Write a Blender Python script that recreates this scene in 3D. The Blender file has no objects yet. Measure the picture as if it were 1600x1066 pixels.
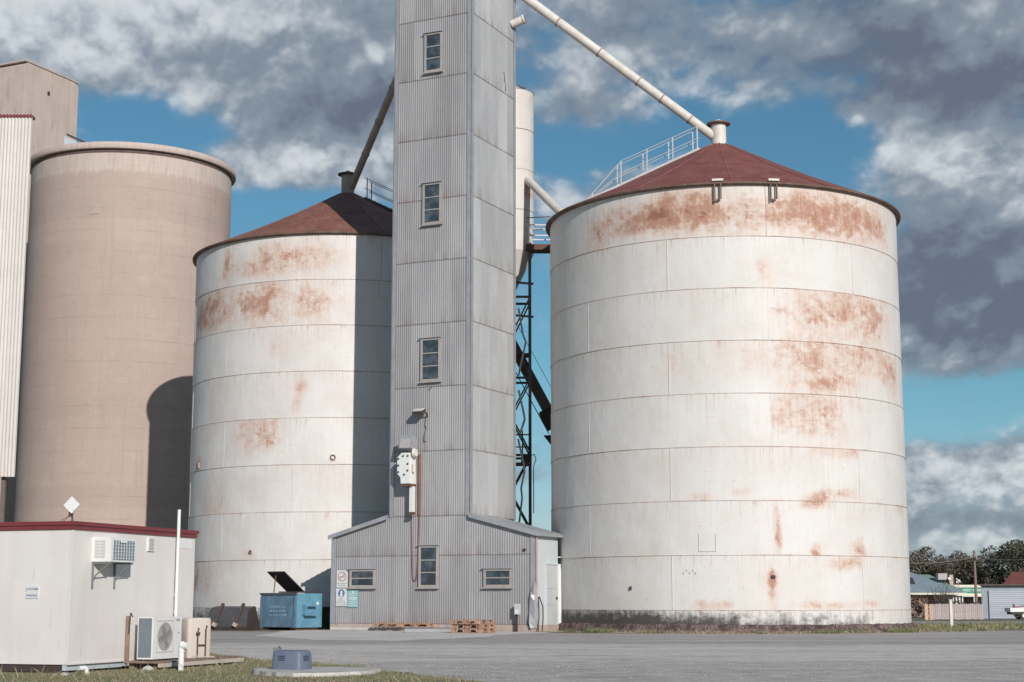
import bpy, math, random
from math import sin, cos, pi, radians, atan2, sqrt, tan, asin
from mathutils import Vector, Matrix
from mathutils import noise as mnoise
random.seed(7)
SC = bpy.context.scene
COL = SC.collection

# ------------------------------------------------------------------ camera
F_PX, CX, CY, HOR, CAM_H = 2500.0, 800.0, 533.0, 937.0, 1.15
TILT = math.atan((HOR - CY) / F_PX)
cam_d = bpy.data.cameras.new('camera')
cam_d.sensor_width = 36.0
cam_d.lens = 36.0 * F_PX / 1600.0
cam_d.clip_start, cam_d.clip_end = 0.5, 6000.0
cam = bpy.data.objects.new('camera', cam_d)
COL.objects.link(cam)
cam.location = (0, 0, CAM_H)
cam.rotation_euler = (pi / 2 + TILT, 0, 0)
SC.camera = cam

# ------------------------------------------------------------------ sun, view
SUN_AZ, SUN_EL = 21.3, 23.2          # degrees to the right of straight behind the camera; height
sun_vec = Vector((sin(radians(SUN_AZ)) * cos(radians(SUN_EL)), -cos(radians(SUN_AZ)) * cos(radians(SUN_EL)), sin(radians(SUN_EL))))
sd = bpy.data.lights.new('sun', 'SUN')
sd.energy = 3.6
sd.angle = radians(0.53)
sd.color = (1.0, 0.945, 0.895)
so = bpy.data.objects.new('sun', sd)
COL.objects.link(so)
so.rotation_euler = sun_vec.to_track_quat('Z', 'Y').to_euler()
so.location = (40, -60, 60)
SC.view_settings.view_transform = 'Standard'
SC.view_settings.look = 'None'
SC.view_settings.exposure = 0.10
SC.view_settings.gamma = 1.0
SC.view_settings.use_curve_mapping = False
SC.render.engine = 'CYCLES'
SC.cycles.max_bounces = 5


# ------------------------------------------------------------------ node helper
class G:
    def __init__(s, tree):
        s.t = tree
        s.n, s.l = tree.nodes, tree.links

    def put(s, sock, v):
        if isinstance(v, bpy.types.NodeSocket):
            s.l.new(v, sock)
        elif v is not None:
            if sock.type == 'RGBA' and not hasattr(v, '__len__'):
                v = (v, v, v, 1)
            elif sock.type == 'RGBA' and len(v) == 3:
                v = (*v, 1)
            sock.default_value = v

    def m(s, op, a, b=None, c=None, clamp=False):
        x = s.n.new('ShaderNodeMath')
        x.operation = op
        x.use_clamp = clamp
        for i, v in enumerate((a, b, c)):
            if v is not None:
                s.put(x.inputs[i], v)
        return x.outputs[0]

    def vm(s, op, a, b=None):
        x = s.n.new('ShaderNodeVectorMath')
        x.operation = op
        s.put(x.inputs[0], a)
        if b is not None:
            s.put(x.inputs[1], b)
        return x.outputs[0]

    def ss(s, v, lo, hi, a=0.0, b=1.0):
        x = s.n.new('ShaderNodeMapRange')
        x.interpolation_type = 'SMOOTHSTEP'
        for i, q in enumerate((v, lo, hi, a, b)):
            s.put(x.inputs[i], q)
        return x.outputs[0]

    def noise(s, vec, scale, detail=4, rough=0.55, dist=0.0):
        x = s.n.new('ShaderNodeTexNoise')
        s.put(x.inputs['Vector'], vec)
        x.inputs['Scale'].default_value = scale
        x.inputs['Detail'].default_value = detail
        x.inputs['Roughness'].default_value = rough
        x.inputs['Distortion'].default_value = dist
        return x.outputs[0]

    def mix(s, f, a, b, mode='MIX'):
        x = s.n.new('ShaderNodeMix')
        x.data_type = 'RGBA'
        x.blend_type = mode
        s.put(x.inputs[0], f)
        s.put(x.inputs[6], a)
        s.put(x.inputs[7], b)
        return x.outputs[2]

    def obj(s, scale=(1, 1, 1)):
        tc = s.n.new('ShaderNodeTexCoord')
        return s.vm('MULTIPLY', tc.outputs['Object'], scale) if scale != (1, 1, 1) else tc.outputs['Object']

    def attr(s, name):
        x = s.n.new('ShaderNodeAttribute')
        x.attribute_name = name
        return x.outputs['Fac']

    def rnd(s):
        return s.n.new('ShaderNodeObjectInfo').outputs['Random']

    def sep(s, v):
        x = s.n.new('ShaderNodeSeparateXYZ')
        s.put(x.inputs[0], v)
        return x.outputs

    def comb(s, x, y, z):
        q = s.n.new('ShaderNodeCombineXYZ')
        for i, v in enumerate((x, y, z)):
            s.put(q.inputs[i], v)
        return q.outputs[0]

    def bump(s, h, strength, dist):
        b = s.n.new('ShaderNodeBump')
        b.inputs['Strength'].default_value = strength
        b.inputs['Distance'].default_value = dist
        s.put(b.inputs['Height'], h)
        return b.outputs[0]


def new_mat(name):
    m = bpy.data.materials.new(name)
    m.use_nodes = True
    g = G(m.node_tree)
    p = m.node_tree.nodes['Principled BSDF']
    return m, g, p


# ------------------------------------------------------------------ world: nishita sky with broken cloud
w = bpy.data.worlds.new('World')
SC.world = w
w.use_nodes = True
g = G(w.node_tree)
bg = w.node_tree.nodes['Background']
SKY_STRENGTH = 0.08
bg.inputs['Strength'].default_value = SKY_STRENGTH
sky = w.node_tree.nodes.new('ShaderNodeTexSky')
sky.sky_type = 'NISHITA'
sky.sun_disc = False
sky.sun_elevation = radians(SUN_EL)
sky.sun_rotation = radians(180 - SUN_AZ)
sky.air_density, sky.dust_density, sky.ozone_density = 1.0, 0.25, 1.3
tc = w.node_tree.nodes.new('ShaderNodeTexCoord')
D = tc.outputs['Generated']
dx, dy, dz = g.sep(D)
az = g.m('MULTIPLY', g.m('ARCTAN2', dx, dy), 57.29578)
el = g.m('MULTIPLY', g.m('ARCSINE', g.m('MAXIMUM', g.m('MINIMUM', dz, 1.0), -1.0)), 57.29578)


def az_el(px, py):
    u, v = (px - CX) / F_PX, (CY - py) / F_PX
    X, Y, Z = u, cos(TILT) - v * sin(TILT), sin(TILT) + v * cos(TILT)
    return math.degrees(atan2(X, Y)), math.degrees(math.asin(Z / sqrt(X * X + Y * Y + Z * Z)))


# masses of cloud (+) and gaps (-): where in the sky (as seen past the silos), spread in degrees, cover, darkness
CLOUDS = [
    (60, 60, 4.0, 1.8, .34, -.9), (260, 15, 5.0, 1.4, .34, -.7), (380, 110, 5.0, 1.8, .34, -.05), (560, 170, 2.6, 1.6, .28, .22), (480, 40, 4.0, 1.5, .18, -.1),
    (210, 185, 2.2, .85, -.50, 0), (330, 215, .9, .5, -.2, 0), (440, 245, 2.6, .8, .46, -.8), (560, 255, 2.2, .8, .42, -.7), (430, 340, 2.2, .55, -.46, 0), (345, 285, .9, .5, .16, -.4),
    (1000, 75, 3.0, 1.0, .24, -.55), (890, 170, 2.0, .7, .24, -.35), (870, 60, .8, .7, -.10, -.3), (890, 240, 2.0, .55, -.36, 0), (1060, 220, 2.2, .6, -.26, 0), (1040, 140, 1.6, .6, .12, -.4),
    (1130, 140, 1.0, .7, .10, -.6), (1250, 235, 2.2, .9, -.42, 0), (910, 300, 2.2, .8, .30, -.35), (980, 130, .7, .4, -.14, 0), (960, 265, 1.6, .5, .16, -.4),
    (1320, 60, 4.0, 1.6, .36, .50), (1520, 110, 3.5, 1.4, .34, .70), (1260, 45, 1.2, .7, .1, -.7), (1560, 60, 1.6, .8, .1, -.5), (1370, 170, 2.2, .7, .2, .5),
    (1400, 255, 1.5, .7, .16, -.7), (1500, 260, 2.2, 1.0, .38, -.55), (1590, 270, 1.6, 1.1, .38, -.45),
    (1500, 410, 4.0, 1.4, .42, .75), (1520, 500, 4.0, 1.3, .42, .8), (1500, 565, 2.6, .40, .16, -.35), (1500, 640, 3.2, .80, -.55, 0), (1530, 625, 1.2, .3, .22, .2),
    (1500, 735, 3.0, .8, .42, -.95), (1590, 740, 1.4, .9, .3, -.8), (1500, 815, 3.0, .45, .34, .70), (1500, 880, 4.0, .6, .26, .12),
    (840, 480, .8, .8, .2, -.5), (840, 600, 1.0, .6, -.35, 0), (840, 740, 1.2, 1.2, .25, -.1),
]
cover_add, dark_add = None, None
for (px, py, sa, se, cv, dk) in CLOUDS:
    a0, e0 = az_el(px, py)
    da = g.m('MULTIPLY', g.m('SUBTRACT', az, a0), 1 / sa)
    de = g.m('MULTIPLY', g.m('SUBTRACT', el, e0), 1 / se)
    q = g.m('ADD', g.m('MULTIPLY', da, da), g.m('MULTIPLY', de, de))
    b = g.m('POWER', 2.718, g.m('MULTIPLY', q, -0.7))
    cover_add = g.m('MULTIPLY', b, cv) if cover_add is None else g.m('MULTIPLY_ADD', b, cv, cover_add)
    if dk:
        dark_add = g.m('MULTIPLY', b, dk) if dark_add is None else g.m('MULTIPLY_ADD', b, dk, dark_add)
zz = g.m('ADD', g.m('MAXIMUM', dz, 0.0), 0.55)


def plane(shift):
    z2 = g.m('ADD', zz, shift) if shift else zz
    return g.comb(g.m('DIVIDE', dx, z2), g.m('MULTIPLY', g.m('DIVIDE', dy, z2), .85), 0.31)


wide = g.noise(plane(0), 1.7, 3, 0.5)
n1 = g.noise(plane(0), 6.0, 9, 0.58, 0.35)
n2 = g.noise(plane(0.03), 6.0, 6, 0.58, 0.35)


def billow(shift):
    tot = None
    for k, (sc_, am) in enumerate(((11, .5), (23, .28), (47, .16), (95, .09))):
        q = g.noise(plane(shift), sc_, 1, .5, .2)
        v = g.m('MULTIPLY', g.m('ABSOLUTE', g.m('SUBTRACT', q, .5)), am * 4)
        tot = v if tot is None else g.m('ADD', tot, v)
    return tot


n3 = billow(0)
n4 = billow(0.016)
base_d = g.m('MULTIPLY_ADD', g.m('SUBTRACT', g.m('ADD', g.m('MULTIPLY', wide, .40), g.m('MULTIPLY', n1, .60)), .5), 1.75, .5)
dens = g.m('ADD', g.m('ADD', base_d, g.m('MULTIPLY', cover_add, .68)), g.m('MULTIPLY', g.m('SUBTRACT', n3, .42), .26))
cover = g.m('MULTIPLY_ADD', g.ss(dens, .40, .74), .72, g.m('MULTIPLY', g.ss(dens, .51, .60), .28))
relief = g.m('MULTIPLY', g.m('SUBTRACT', n1, n2), 1.7)
fluff = g.m('ADD', g.m('MULTIPLY', g.m('SUBTRACT', n3, .42), .34), g.m('MULTIPLY', g.m('SUBTRACT', n3, n4), .60))
thick = g.ss(dens, .58, .95)
lightness = g.m('ADD', g.m('ADD', .56, relief), g.m('ADD', fluff, g.m('MULTIPLY', dark_add, -.40)))
lightness = g.m('ADD', lightness, g.m('MULTIPLY', thick, -.10), clamp=True)
K_ = 0.1 / SKY_STRENGTH
c1 = g.mix(g.ss(lightness, 0.0, .5), tuple(q * K_ for q in (1.25, 1.50, 2.05)), tuple(q * K_ for q in (2.15, 2.62, 3.18)))
ccol = g.mix(g.ss(lightness, .45, 1.08), c1, tuple(q * K_ for q in (6.2, 6.6, 6.9)))
fade = g.ss(el, -1.0, 4.0)
skyc = g.mix(1.0, sky.outputs[0], g.mix(g.ss(el, 0.0, 9.0), (0.58, .72, 1.0), (0.47, 0.79, .87)), 'MULTIPLY')
out = g.mix(g.m('MULTIPLY', cover, g.m('MULTIPLY_ADD', fade, .50, .46)), skyc, ccol)
g.l.new(out, bg.inputs['Color'])


# ------------------------------------------------------------------ geometry helpers
def ray(px, py):
    u, v = (px - CX) / F_PX, (CY - py) / F_PX
    return Vector((u, cos(TILT) - v * sin(TILT), sin(TILT) + v * cos(TILT)))


def at(px, py, Y):
    d = ray(px, py)
    return Vector((0, 0, CAM_H)) + d * (Y / d.y)


def gz(x, y):                      # the yard is level, the land beyond it half a metre lower
    t = min(1, max(0, (y - 64) / 32))
    return -0.5 * t * t * (3 - 2 * t)


class MB:
    def __init__(s):
        s.v, s.f, s.a = [], [], {}

    def add(s, vs, fs):
        o = len(s.v)
        s.v += [tuple(q) for q in vs]
        s.f += [tuple(i + o for i in q) for q in fs]
        return s

    def box(s, c, d, rot=None):
        hx, hy, hz = d[0] / 2, d[1] / 2, d[2] / 2
        vs = [Vector((x * hx, y * hy, z * hz)) for z in (-1, 1) for y in (-1, 1) for x in (-1, 1)]
        if rot is not None:
            vs = [rot @ q for q in vs]
        c = Vector(c)
        return s.add([q + c for q in vs], [(0, 2, 3, 1), (4, 5, 7, 6), (0, 1, 5, 4), (2, 6, 7, 3), (0, 4, 6, 2), (1, 3, 7, 5)])

    def bb(s, x0, x1, y0, y1, z0, z1):
        return s.box(((x0 + x1) / 2, (y0 + y1) / 2, (z0 + z1) / 2), (x1 - x0, y1 - y0, z1 - z0))

    def tube(s, p0, p1, r0, r1=None, n=12, caps=True):
        p0, p1 = Vector(p0), Vector(p1)
        r1 = r0 if r1 is None else r1
        q = (p1 - p0).to_track_quat('Z', 'Y')
        vs = [p0 + q @ Vector((r0 * cos(2 * pi * i / n), r0 * sin(2 * pi * i / n), 0)) for i in range(n)]
        vs += [p1 + q @ Vector((r1 * cos(2 * pi * i / n), r1 * sin(2 * pi * i / n), 0)) for i in range(n)]
        fs = [(i, (i + 1) % n, n + (i + 1) % n, n + i) for i in range(n)]
        if caps:
            fs += [tuple(range(n))[::-1], tuple(range(n, 2 * n))]
        return s.add(vs, fs)

    def bar(s, p0, p1, wd, ht):
        p0, p1 = Vector(p0), Vector(p1)
        q = (p1 - p0).to_track_quat('X', 'Z').to_matrix()
        return s.box((p0 + p1) / 2, ((p1 - p0).length, wd, ht), q)

    def path(s, pts, r, n=8):
        for a, b in zip(pts[:-1], pts[1:]):
            s.tube(a, b, r, None, n)
        return s

    def lathe(s, prof, n=64, c=(0, 0, 0), a0=0.0, a1=2 * pi):
        full = abs(a1 - a0 - 2 * pi) < 1e-6
        m = n if full else n + 1
        vs, fs = [], []
        for (r, z) in prof:
            for i in range(m):
                a = a0 + (a1 - a0) * i / n
                vs.append((c[0] + r * sin(a), c[1] - r * cos(a), c[2] + z))
        for j in range(len(prof) - 1):
            for i in range(n):
                k = (i + 1) % m
                fs.append((j * m + i, j * m + k, (j + 1) * m + k, (j + 1) * m + i))
        return s.add(vs, fs)

    def prism(s, pts, y0, y1):     # outline in x,z extruded along y
        n = len(pts)
        vs = [(x, y0, z) for x, z in pts] + [(x, y1, z) for x, z in pts]
        return s.add(vs, [tuple(range(n)), tuple(range(2 * n - 1, n - 1, -1))] + [(i, i + n, (i + 1) % n + n, (i + 1) % n) for i in range(n)])

    def mesh(s, name, smooth=None):
        me = bpy.data.meshes.new(name)
        me.from_pydata(s.v, [], s.f)
        for k, vals in s.a.items():
            at_ = me.attributes.new(k, 'FLOAT', 'POINT')
            at_.data.foreach_set('value', vals)
        if smooth is not None:
            me.shade_smooth()
            me.set_sharp_from_angle(angle=radians(smooth))
        return me

    def build(s, name, mt, parent=None, smooth=None, kind=None):
        return link(name, s.mesh(name, smooth), mt, parent, kind)


def link(name, me, mt, parent=None, kind=None, loc=(0, 0, 0), rotz=0.0):
    if not me.materials:
        me.materials.append(mt)
    o = bpy.data.objects.new(name, me)
    COL.objects.link(o)
    o.location = loc
    o.rotation_euler = (0, 0, rotz)
    if parent is not None:
        o.parent = parent
    if kind:
        o['kind'] = kind
    return o


def thing(name, label, cat, loc=(0, 0, 0), rotz=0.0, group=None):
    o = bpy.data.objects.new(name, None)
    COL.objects.link(o)
    o.empty_display_size = 0.3
    o.location = loc
    o.rotation_euler = (0, 0, rotz)
    return tag(o, label, cat, group)


def tag(o, label, cat, group=None):
    o['label'], o['category'] = label, cat
    if group:
        o['group'] = group
    return o


def dup(root, loc, rotz, label, group=None):
    r = root.copy()
    COL.objects.link(r)
    r.location, r.rotation_euler = loc, (0, 0, rotz)
    r['label'] = label
    if group:
        r['group'] = group
    for ch in list(root.children):
        c = ch.copy()
        COL.objects.link(c)
        c.parent = r
        for q in list(ch.children):
            d = q.copy()
            COL.objects.link(d)
            d.parent = c
    return r


# ------------------------------------------------------------------ materials
def weathered(name, base, base2, scale=1.5, rough=.6, metal=0.0, streak=.5, bump=.15, bdist=.01, dirt=None, dirt_amt=.5, spec=.4, rnd=.08, fine=14):
    m, g, p = new_mat(name)
    a = g.noise(g.obj(), scale, 6, .62)
    b = g.noise(g.obj((6, 6, .45)), scale * .8, 4, .6)
    f = g.noise(g.obj(), fine, 4, .6)
    t = g.m('ADD', g.m('MULTIPLY', a, 1 - streak * .6), g.m('MULTIPLY', b, streak * .6))
    c = g.mix(g.ss(t, .36, .66), base, base2)
    c = g.mix(g.ss(f, .3, .7, .0, .18), c, base2)
    if dirt:
        dn = g.noise(g.obj((3, 3, .6)), scale * 1.7, 7, .68)
        c = g.mix(g.ss(dn, .62 - .18 * dirt_amt, .80 - .1 * dirt_amt), c, dirt)
    if rnd:
        k = g.m('MULTIPLY_ADD', g.rnd(), rnd * 2, 1 - rnd)
        c = g.mix(1.0, c, g.comb(k, k, k), 'MULTIPLY')
    g.put(p.inputs['Base Color'], c)
    g.put(p.inputs['Roughness'], g.ss(f, .2, .8, rough - .1, rough + .1))
    p.inputs['Metallic'].default_value = metal
    p.inputs['Specular IOR Level'].default_value = spec
    if bump:
        g.put(p.inputs['Normal'], g.bump(g.m('ADD', f, a), bump, bdist))
    return m


def painted_steel(name, white, white2, grime_col=(.036, .030, .030)):
    m, g, p = new_mat(name)
    o = g.obj()
    rust, seam, grime = g.attr('rust'), g.attr('seam'), g.attr('grime')
    big = g.noise(o, .55, 5, .6)
    mid = g.noise(g.obj((1, 1, 1.6)), 1.6, 8, .70, .3)
    vert = g.noise(g.obj((7, 7, .5)), 1.1, 5, .6)
    horiz = g.noise(g.obj((.9, .9, 9)), 1.6, 5, .65)
    fine = g.noise(o, 11, 5, .7)
    c = g.mix(g.ss(big, .35, .68), white, white2)
    c = g.mix(g.ss(vert, .45, .75, 0, .35), c, (.60, .56, .52))
    c = g.mix(g.ss(fine, .52, .78, 0, .25), c, (.45, .37, .32))
    c = g.mix(g.ss(g.noise(o, .9, 7, .72), .50, .72, 0, .24), c, (.60, .49, .41))
    # rust: soft pink-brown bleed, then darker flaking cores
    blot = g.noise(o, 3.4, 7, .72, .4)
    pat = g.m('ADD', g.m('ADD', g.m('MULTIPLY', mid, .55), g.m('MULTIPLY', horiz, .14)), g.m('ADD', g.m('MULTIPLY', vert, .14), g.m('ADD', g.m('MULTIPLY', fine, .22), g.m('MULTIPLY', blot, .60))))
    pat = g.m('SUBTRACT', pat, .825)
    patch_ = g.noise(g.obj((1, 1, 1.25)), 1.15, 6, .68, .4)
    soft = g.m('ADD', g.m('MULTIPLY', rust, g.ss(patch_, .34, .64, .50, 1.12)), g.m('MULTIPLY', pat, 1.55))
    c = g.mix(g.m('MULTIPLY', g.ss(rust, .03, .45, 0, .65), g.ss(g.m('ADD', g.m('MULTIPLY', vert, .5), g.m('MULTIPLY', blot, .5)), .36, .60, .25, 1.0)), c, (.635, .485, .395))
    c = g.mix(g.m('MULTIPLY', g.ss(soft, .16, .74, 0, .9), g.ss(g.noise(g.obj((1, 1, .8)), 6.0, 7, .75), .30, .62, .55, 1.0)), c, (.54, .355, .275))
    deep = g.m('ADD', g.m('MULTIPLY', soft, .55), g.m('ADD', g.m('MULTIPLY', g.noise(g.obj((1.6, 1.6, 1)), 2.4, 8, .74, .3), 1.1), g.m('MULTIPLY', vert, .35)))
    c = g.mix(g.m('MULTIPLY', g.ss(deep, .92, 1.32, 0, .70), g.ss(soft, .4, .65)), c, (.36, .165, .105))
    c = g.mix(g.m('MULTIPLY', g.ss(g.noise(g.obj((1, 1, .7)), 4.5, 7, .75), .54, .66, 0, .55), g.ss(soft, .3, .6)), c, (.64, .50, .41))
    c = g.mix(g.ss(soft, 1.15, 1.4, 0, .7), c, (.23, .09, .055))
    drip = g.m('MULTIPLY', g.attr('drip'), g.ss(g.noise(g.obj((14, 14, .35)), 1.3, 4, .6), .54, .68))
    c = g.mix(g.m('MULTIPLY', drip, g.ss(blot, .35, .6, .2, .95)), c, (.45, .27, .185))
    speck = g.m('ADD', g.m('MULTIPLY', horiz, .5), g.m('MULTIPLY', fine, .6))
    c = g.mix(g.ss(speck, .63, .75, 0, .5), c, (.48, .31, .225))
    lines = g.m('MULTIPLY', seam, g.ss(g.noise(o, 2.2, 5, .7), .30, .62, .25, 1.0))
    c = g.mix(g.m('MULTIPLY', lines, .60), c, (.36, .225, .16))
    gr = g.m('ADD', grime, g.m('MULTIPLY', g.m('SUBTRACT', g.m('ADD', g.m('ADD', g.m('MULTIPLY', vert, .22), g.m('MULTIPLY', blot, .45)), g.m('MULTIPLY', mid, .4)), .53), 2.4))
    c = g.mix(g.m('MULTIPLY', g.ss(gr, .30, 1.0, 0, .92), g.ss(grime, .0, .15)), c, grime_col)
    g.put(p.inputs['Base Color'], c)
    g.put(p.inputs['Roughness'], g.ss(soft, .2, .7, .50, .85))
    p.inputs['Specular IOR Level'].default_value = .3
    g.put(p.inputs['Normal'], g.bump(g.m('ADD', g.m('MULTIPLY', g.noise(g.obj((1, 1, .8)), .75, 3, .5), 3.0), g.m('MULTIPLY', fine, .12)), .24, .07))
    return m


def galvanised(name, c1, c2, rustf=.5):
    m, g, p = new_mat(name)
    o = g.obj()
    seam = g.attr('seam')
    a = g.noise(g.obj((1, 1, .35)), .9, 6, .6)
    loc = g.n.new('ShaderNodeObjectInfo').outputs['Location']
    o = g.vm('ADD', o, loc)
    v = g.noise(g.vm('MULTIPLY', o, (5, 5, .16)), .9, 5, .6)
    a = g.noise(g.vm('MULTIPLY', o, (1, 1, .35)), .9, 6, .6)
    f = g.noise(o, 9, 4, .65)
    c = g.mix(g.ss(a, .35, .65), c1, c2)
    c = g.mix(g.m('MULTIPLY', g.attr('lap'), g.ss(v, .44, .62)), c, (.27, .19, .15))
    c = g.mix(g.ss(f, .45, .75, 0, .25), c, (.24, .235, .24))
    c = g.mix(g.ss(v, .56, .78, 0, rustf), c, (.30, .235, .20))
    k = g.m('MULTIPLY_ADD', g.rnd(), .20, .90)
    c = g.mix(1.0, c, g.comb(k, k, k), 'MULTIPLY')
    c = g.mix(g.m('MULTIPLY', seam, g.ss(f, .25, .6, .2, .55)), c, (.12, .105, .10))
    g.put(p.inputs['Base Color'], c)
    g.put(p.inputs['Roughness'], g.ss(f, .2, .8, .45, .7))
    p.inputs['Metallic'].default_value = .25
    p.inputs['Specular IOR Level'].default_value = .35
    return m


M = {}
M['plate'] = painted_steel('white_paint_over_rust', (.69, .668, .64), (.645, .61, .575))
M['plate2'] = painted_steel('white_paint_over_rust_dull', (.72, .695, .67), (.665, .62, .59))
M['under'] = weathered('rust_brown_steel', (.17, .09, .06), (.10, .055, .04), rough=.85)
M['roof'] = weathered('oxide_red_roof', (.175, .052, .046), (.245, .090, .074), 1.0, .75, streak=.35, dirt=(.30, .155, .115), dirt_amt=.55, rnd=.06)
M['ridge'] = weathered('faded_red_seam', (.22, .085, .078), (.29, .15, .135), 2, .8, rnd=0)
M['rim'] = weathered('rusty_eave', (.20, .14, .11), (.11, .065, .05), 3, .8, rnd=0)
M['white'] = weathered('aged_white_paint', (.70, .67, .62), (.58, .53, .48), 2.2, .55, dirt=(.33, .17, .10), dirt_amt=.15, rnd=.03)
M['white_clean'] = weathered('white_enamel', (.78, .78, .76), (.72, .71, .69), 2, .4, rnd=.02, bump=.03)
M['pipe_grey'] = weathered('brown_grey_spout_steel', (.43, .36, .315), (.34, .27, .235), 2, .6, rnd=.05)
M['concrete'] = None
M['galv'] = galvanised('galvanised_corrugated_front', (.405, .395, .40), (.345, .335, .343), .28)
M['galv_side'] = galvanised('galvanised_corrugated_side', (.45, .455, .46), (.39, .395, .405), .15)
M['flash'] = weathered('galvanised_flashing', (.45, .46, .48), (.36, .36, .38), 2, .45, .3, rnd=.06)
M['flat'] = weathered('pale_flat_sheet', (.58, .62, .63), (.53, .565, .58), 1.2, .55, rnd=.03)
M['door'] = weathered('grey_door_paint', (.56, .57, .575), (.50, .50, .51), 2, .5, rnd=.02)
M['trim'] = weathered('weathered_window_timber', (.40, .375, .355), (.32, .29, .27), 4, .75, dirt=(.24, .16, .12), dirt_amt=.3, rnd=.08)
M['dark'] = weathered('dark_steel', (.045, .036, .034), (.075, .055, .048), 3, .7, rnd=.05)
M['truss'] = weathered('brown_black_steel_angle', (.125, .10, .092), (.19, .145, .13), 3, .7, rnd=.08)
M['footing'] = weathered('pinkish_footing_concrete', (.52, .42, .36), (.40, .30, .26), 3, .9, dirt=(.22, .13, .11), dirt_amt=.4, bump=.4, bdist=.02)
M['plinth'] = weathered('flaking_painted_plinth', (.27, .195, .175), (.055, .036, .036), 3.2, .9, streak=.1, dirt=(.05, .032, .032), dirt_amt=1.3, bump=.5, bdist=.03, rnd=.05)
M['slab'] = weathered('pale_slab_concrete', (.56, .54, .50), (.48, .45, .42), 3, .9, streak=.0, dirt=(.3, .25, .2), dirt_amt=.2, bump=.4, rnd=0)
M['hut'] = weathered('cream_wall_panel', (.74, .705, .675), (.68, .635, .60), .9, .55, streak=.6, bump=.06, rnd=.02, dirt=(.58, .53, .48), dirt_amt=.1)
M['maroon'] = weathered('maroon_fascia', (.215, .045, .048), (.18, .038, .042), 2, .5, rnd=.04)
M['blue_steel'] = weathered('pale_blue_chassis_paint', (.50, .56, .60), (.42, .47, .50), 3, .55, dirt=(.25, .2, .17), dirt_amt=.3)
M['timber'] = weathered('raw_timber', (.44, .27, .18), (.33, .19, .125), 6, .85, streak=.2, rnd=.18)
M['old_timber'] = weathered('brown_old_timber', (.28, .20, .16), (.20, .14, .11), 5, .85, rnd=.12)
M['bin_blue'] = weathered('blue_dumpster_paint', (.075, .175, .28), (.135, .26, .36), 2.6, .55, streak=.4, dirt=(.15, .10, .075), dirt_amt=1.0, rnd=.02, bump=.25)
M['bin_sunlit'] = weathered('sunlit_blue_dumpster_paint', (.13, .32, .41), (.09, .24, .34), 2.4, .55, streak=.3, dirt=(.20, .16, .13), dirt_amt=.6, rnd=.02, bump=.25)  # same blue, brighter: sunlight put into the colour of the sun-facing end
M['skip'] = weathered('dark_green_skip_paint', (.045, .055, .05), (.03, .035, .033), 3, .6)
M['lug'] = weathered('dark_brown_hook_steel', (.075, .058, .052), (.11, .085, .075), 4, .6)
M['lid'] = weathered('black_plastic_lid', (.045, .035, .034), (.06, .045, .042), 3, .7, rnd=.03)
M['bucket'] = weathered('worn_bucket_steel', (.105, .105, .118), (.075, .075, .082), 2.5, .5, .2, dirt=(.28, .25, .22), dirt_amt=.15)
M['bucket_brown'] = weathered('rusty_bucket_edge', (.055, .04, .034), (.035, .026, .022), 3, .8)
M['pump'] = weathered('slate_blue_plastic', (.125, .155, .215), (.15, .18, .24), 3, .5, streak=.1, rnd=.02, bump=.05)
M['pump_dark'] = weathered('dark_slate_plastic', (.03, .04, .065), (.035, .045, .07), 3, .6, rnd=0)
M['post_grey'] = weathered('grey_box_plastic', (.21, .23, .25), (.17, .185, .20), 3, .6, rnd=0)
M['tank'] = weathered('beige_tank_enamel', (.56, .50, .44), (.50, .43, .375), 2, .5, rnd=0)
M['copper'] = weathered('dull_copper', (.17, .09, .065), (.11, .06, .045), 8, .6, .4, rnd=0)
M['grille'] = weathered('blue_grey_fins', (.20, .27, .32), (.15, .20, .25), 8, .5, rnd=0)
M['louvre'] = weathered('grey_louvre', (.43, .41, .40), (.38, .36, .35), 8, .6, rnd=0)
M['red_rust'] = weathered('orange_brown_paint', (.26, .135, .105), (.21, .11, .085), 4, .7, rnd=0)
M['teal'] = weathered('faded_teal_board', (.24, .46, .45), (.30, .50, .49), 3, .5, streak=.1, rnd=0, bump=0)
M['sign'] = weathered('faded_white_sign', (.70, .69, .69), (.64, .63, .63), 3, .5, streak=.1, rnd=0, bump=0)
M['ink_red'] = weathered('faded_red_ink', (.42, .16, .14), (.48, .22, .19), 8, .5, rnd=0, bump=0)
M['ink_blue'] = weathered('faded_blue_ink', (.10, .16, .33), (.14, .20, .38), 8, .5, rnd=0, bump=0)
M['ink_grey'] = weathered('grey_ink', (.30, .29, .32), (.36, .35, .37), 8, .5, rnd=0, bump=0)
M['ink_white'] = weathered('white_ink', (.74, .76, .75), (.70, .72, .71), 8, .5, rnd=0, bump=0)


def glass(name, col, rough=.12):
    m, g, p = new_mat(name)
    f = g.noise(g.obj((1, 1, 1)), 3.0, 5, .6)
    c = g.mix(g.ss(f, .35, .7), col, tuple(min(1, q * 2.1 + .02) for q in col))
    g.put(p.inputs['Base Color'], c)
    g.put(p.inputs['Roughness'], g.ss(f, .3, .7, rough, rough + .25))
    p.inputs['Specular IOR Level'].default_value = .6
    return m


M['glass'] = glass('dusty_dark_glass', (.035, .045, .055))
M['glass_far'] = glass('dark_glass', (.02, .022, .025))


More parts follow.
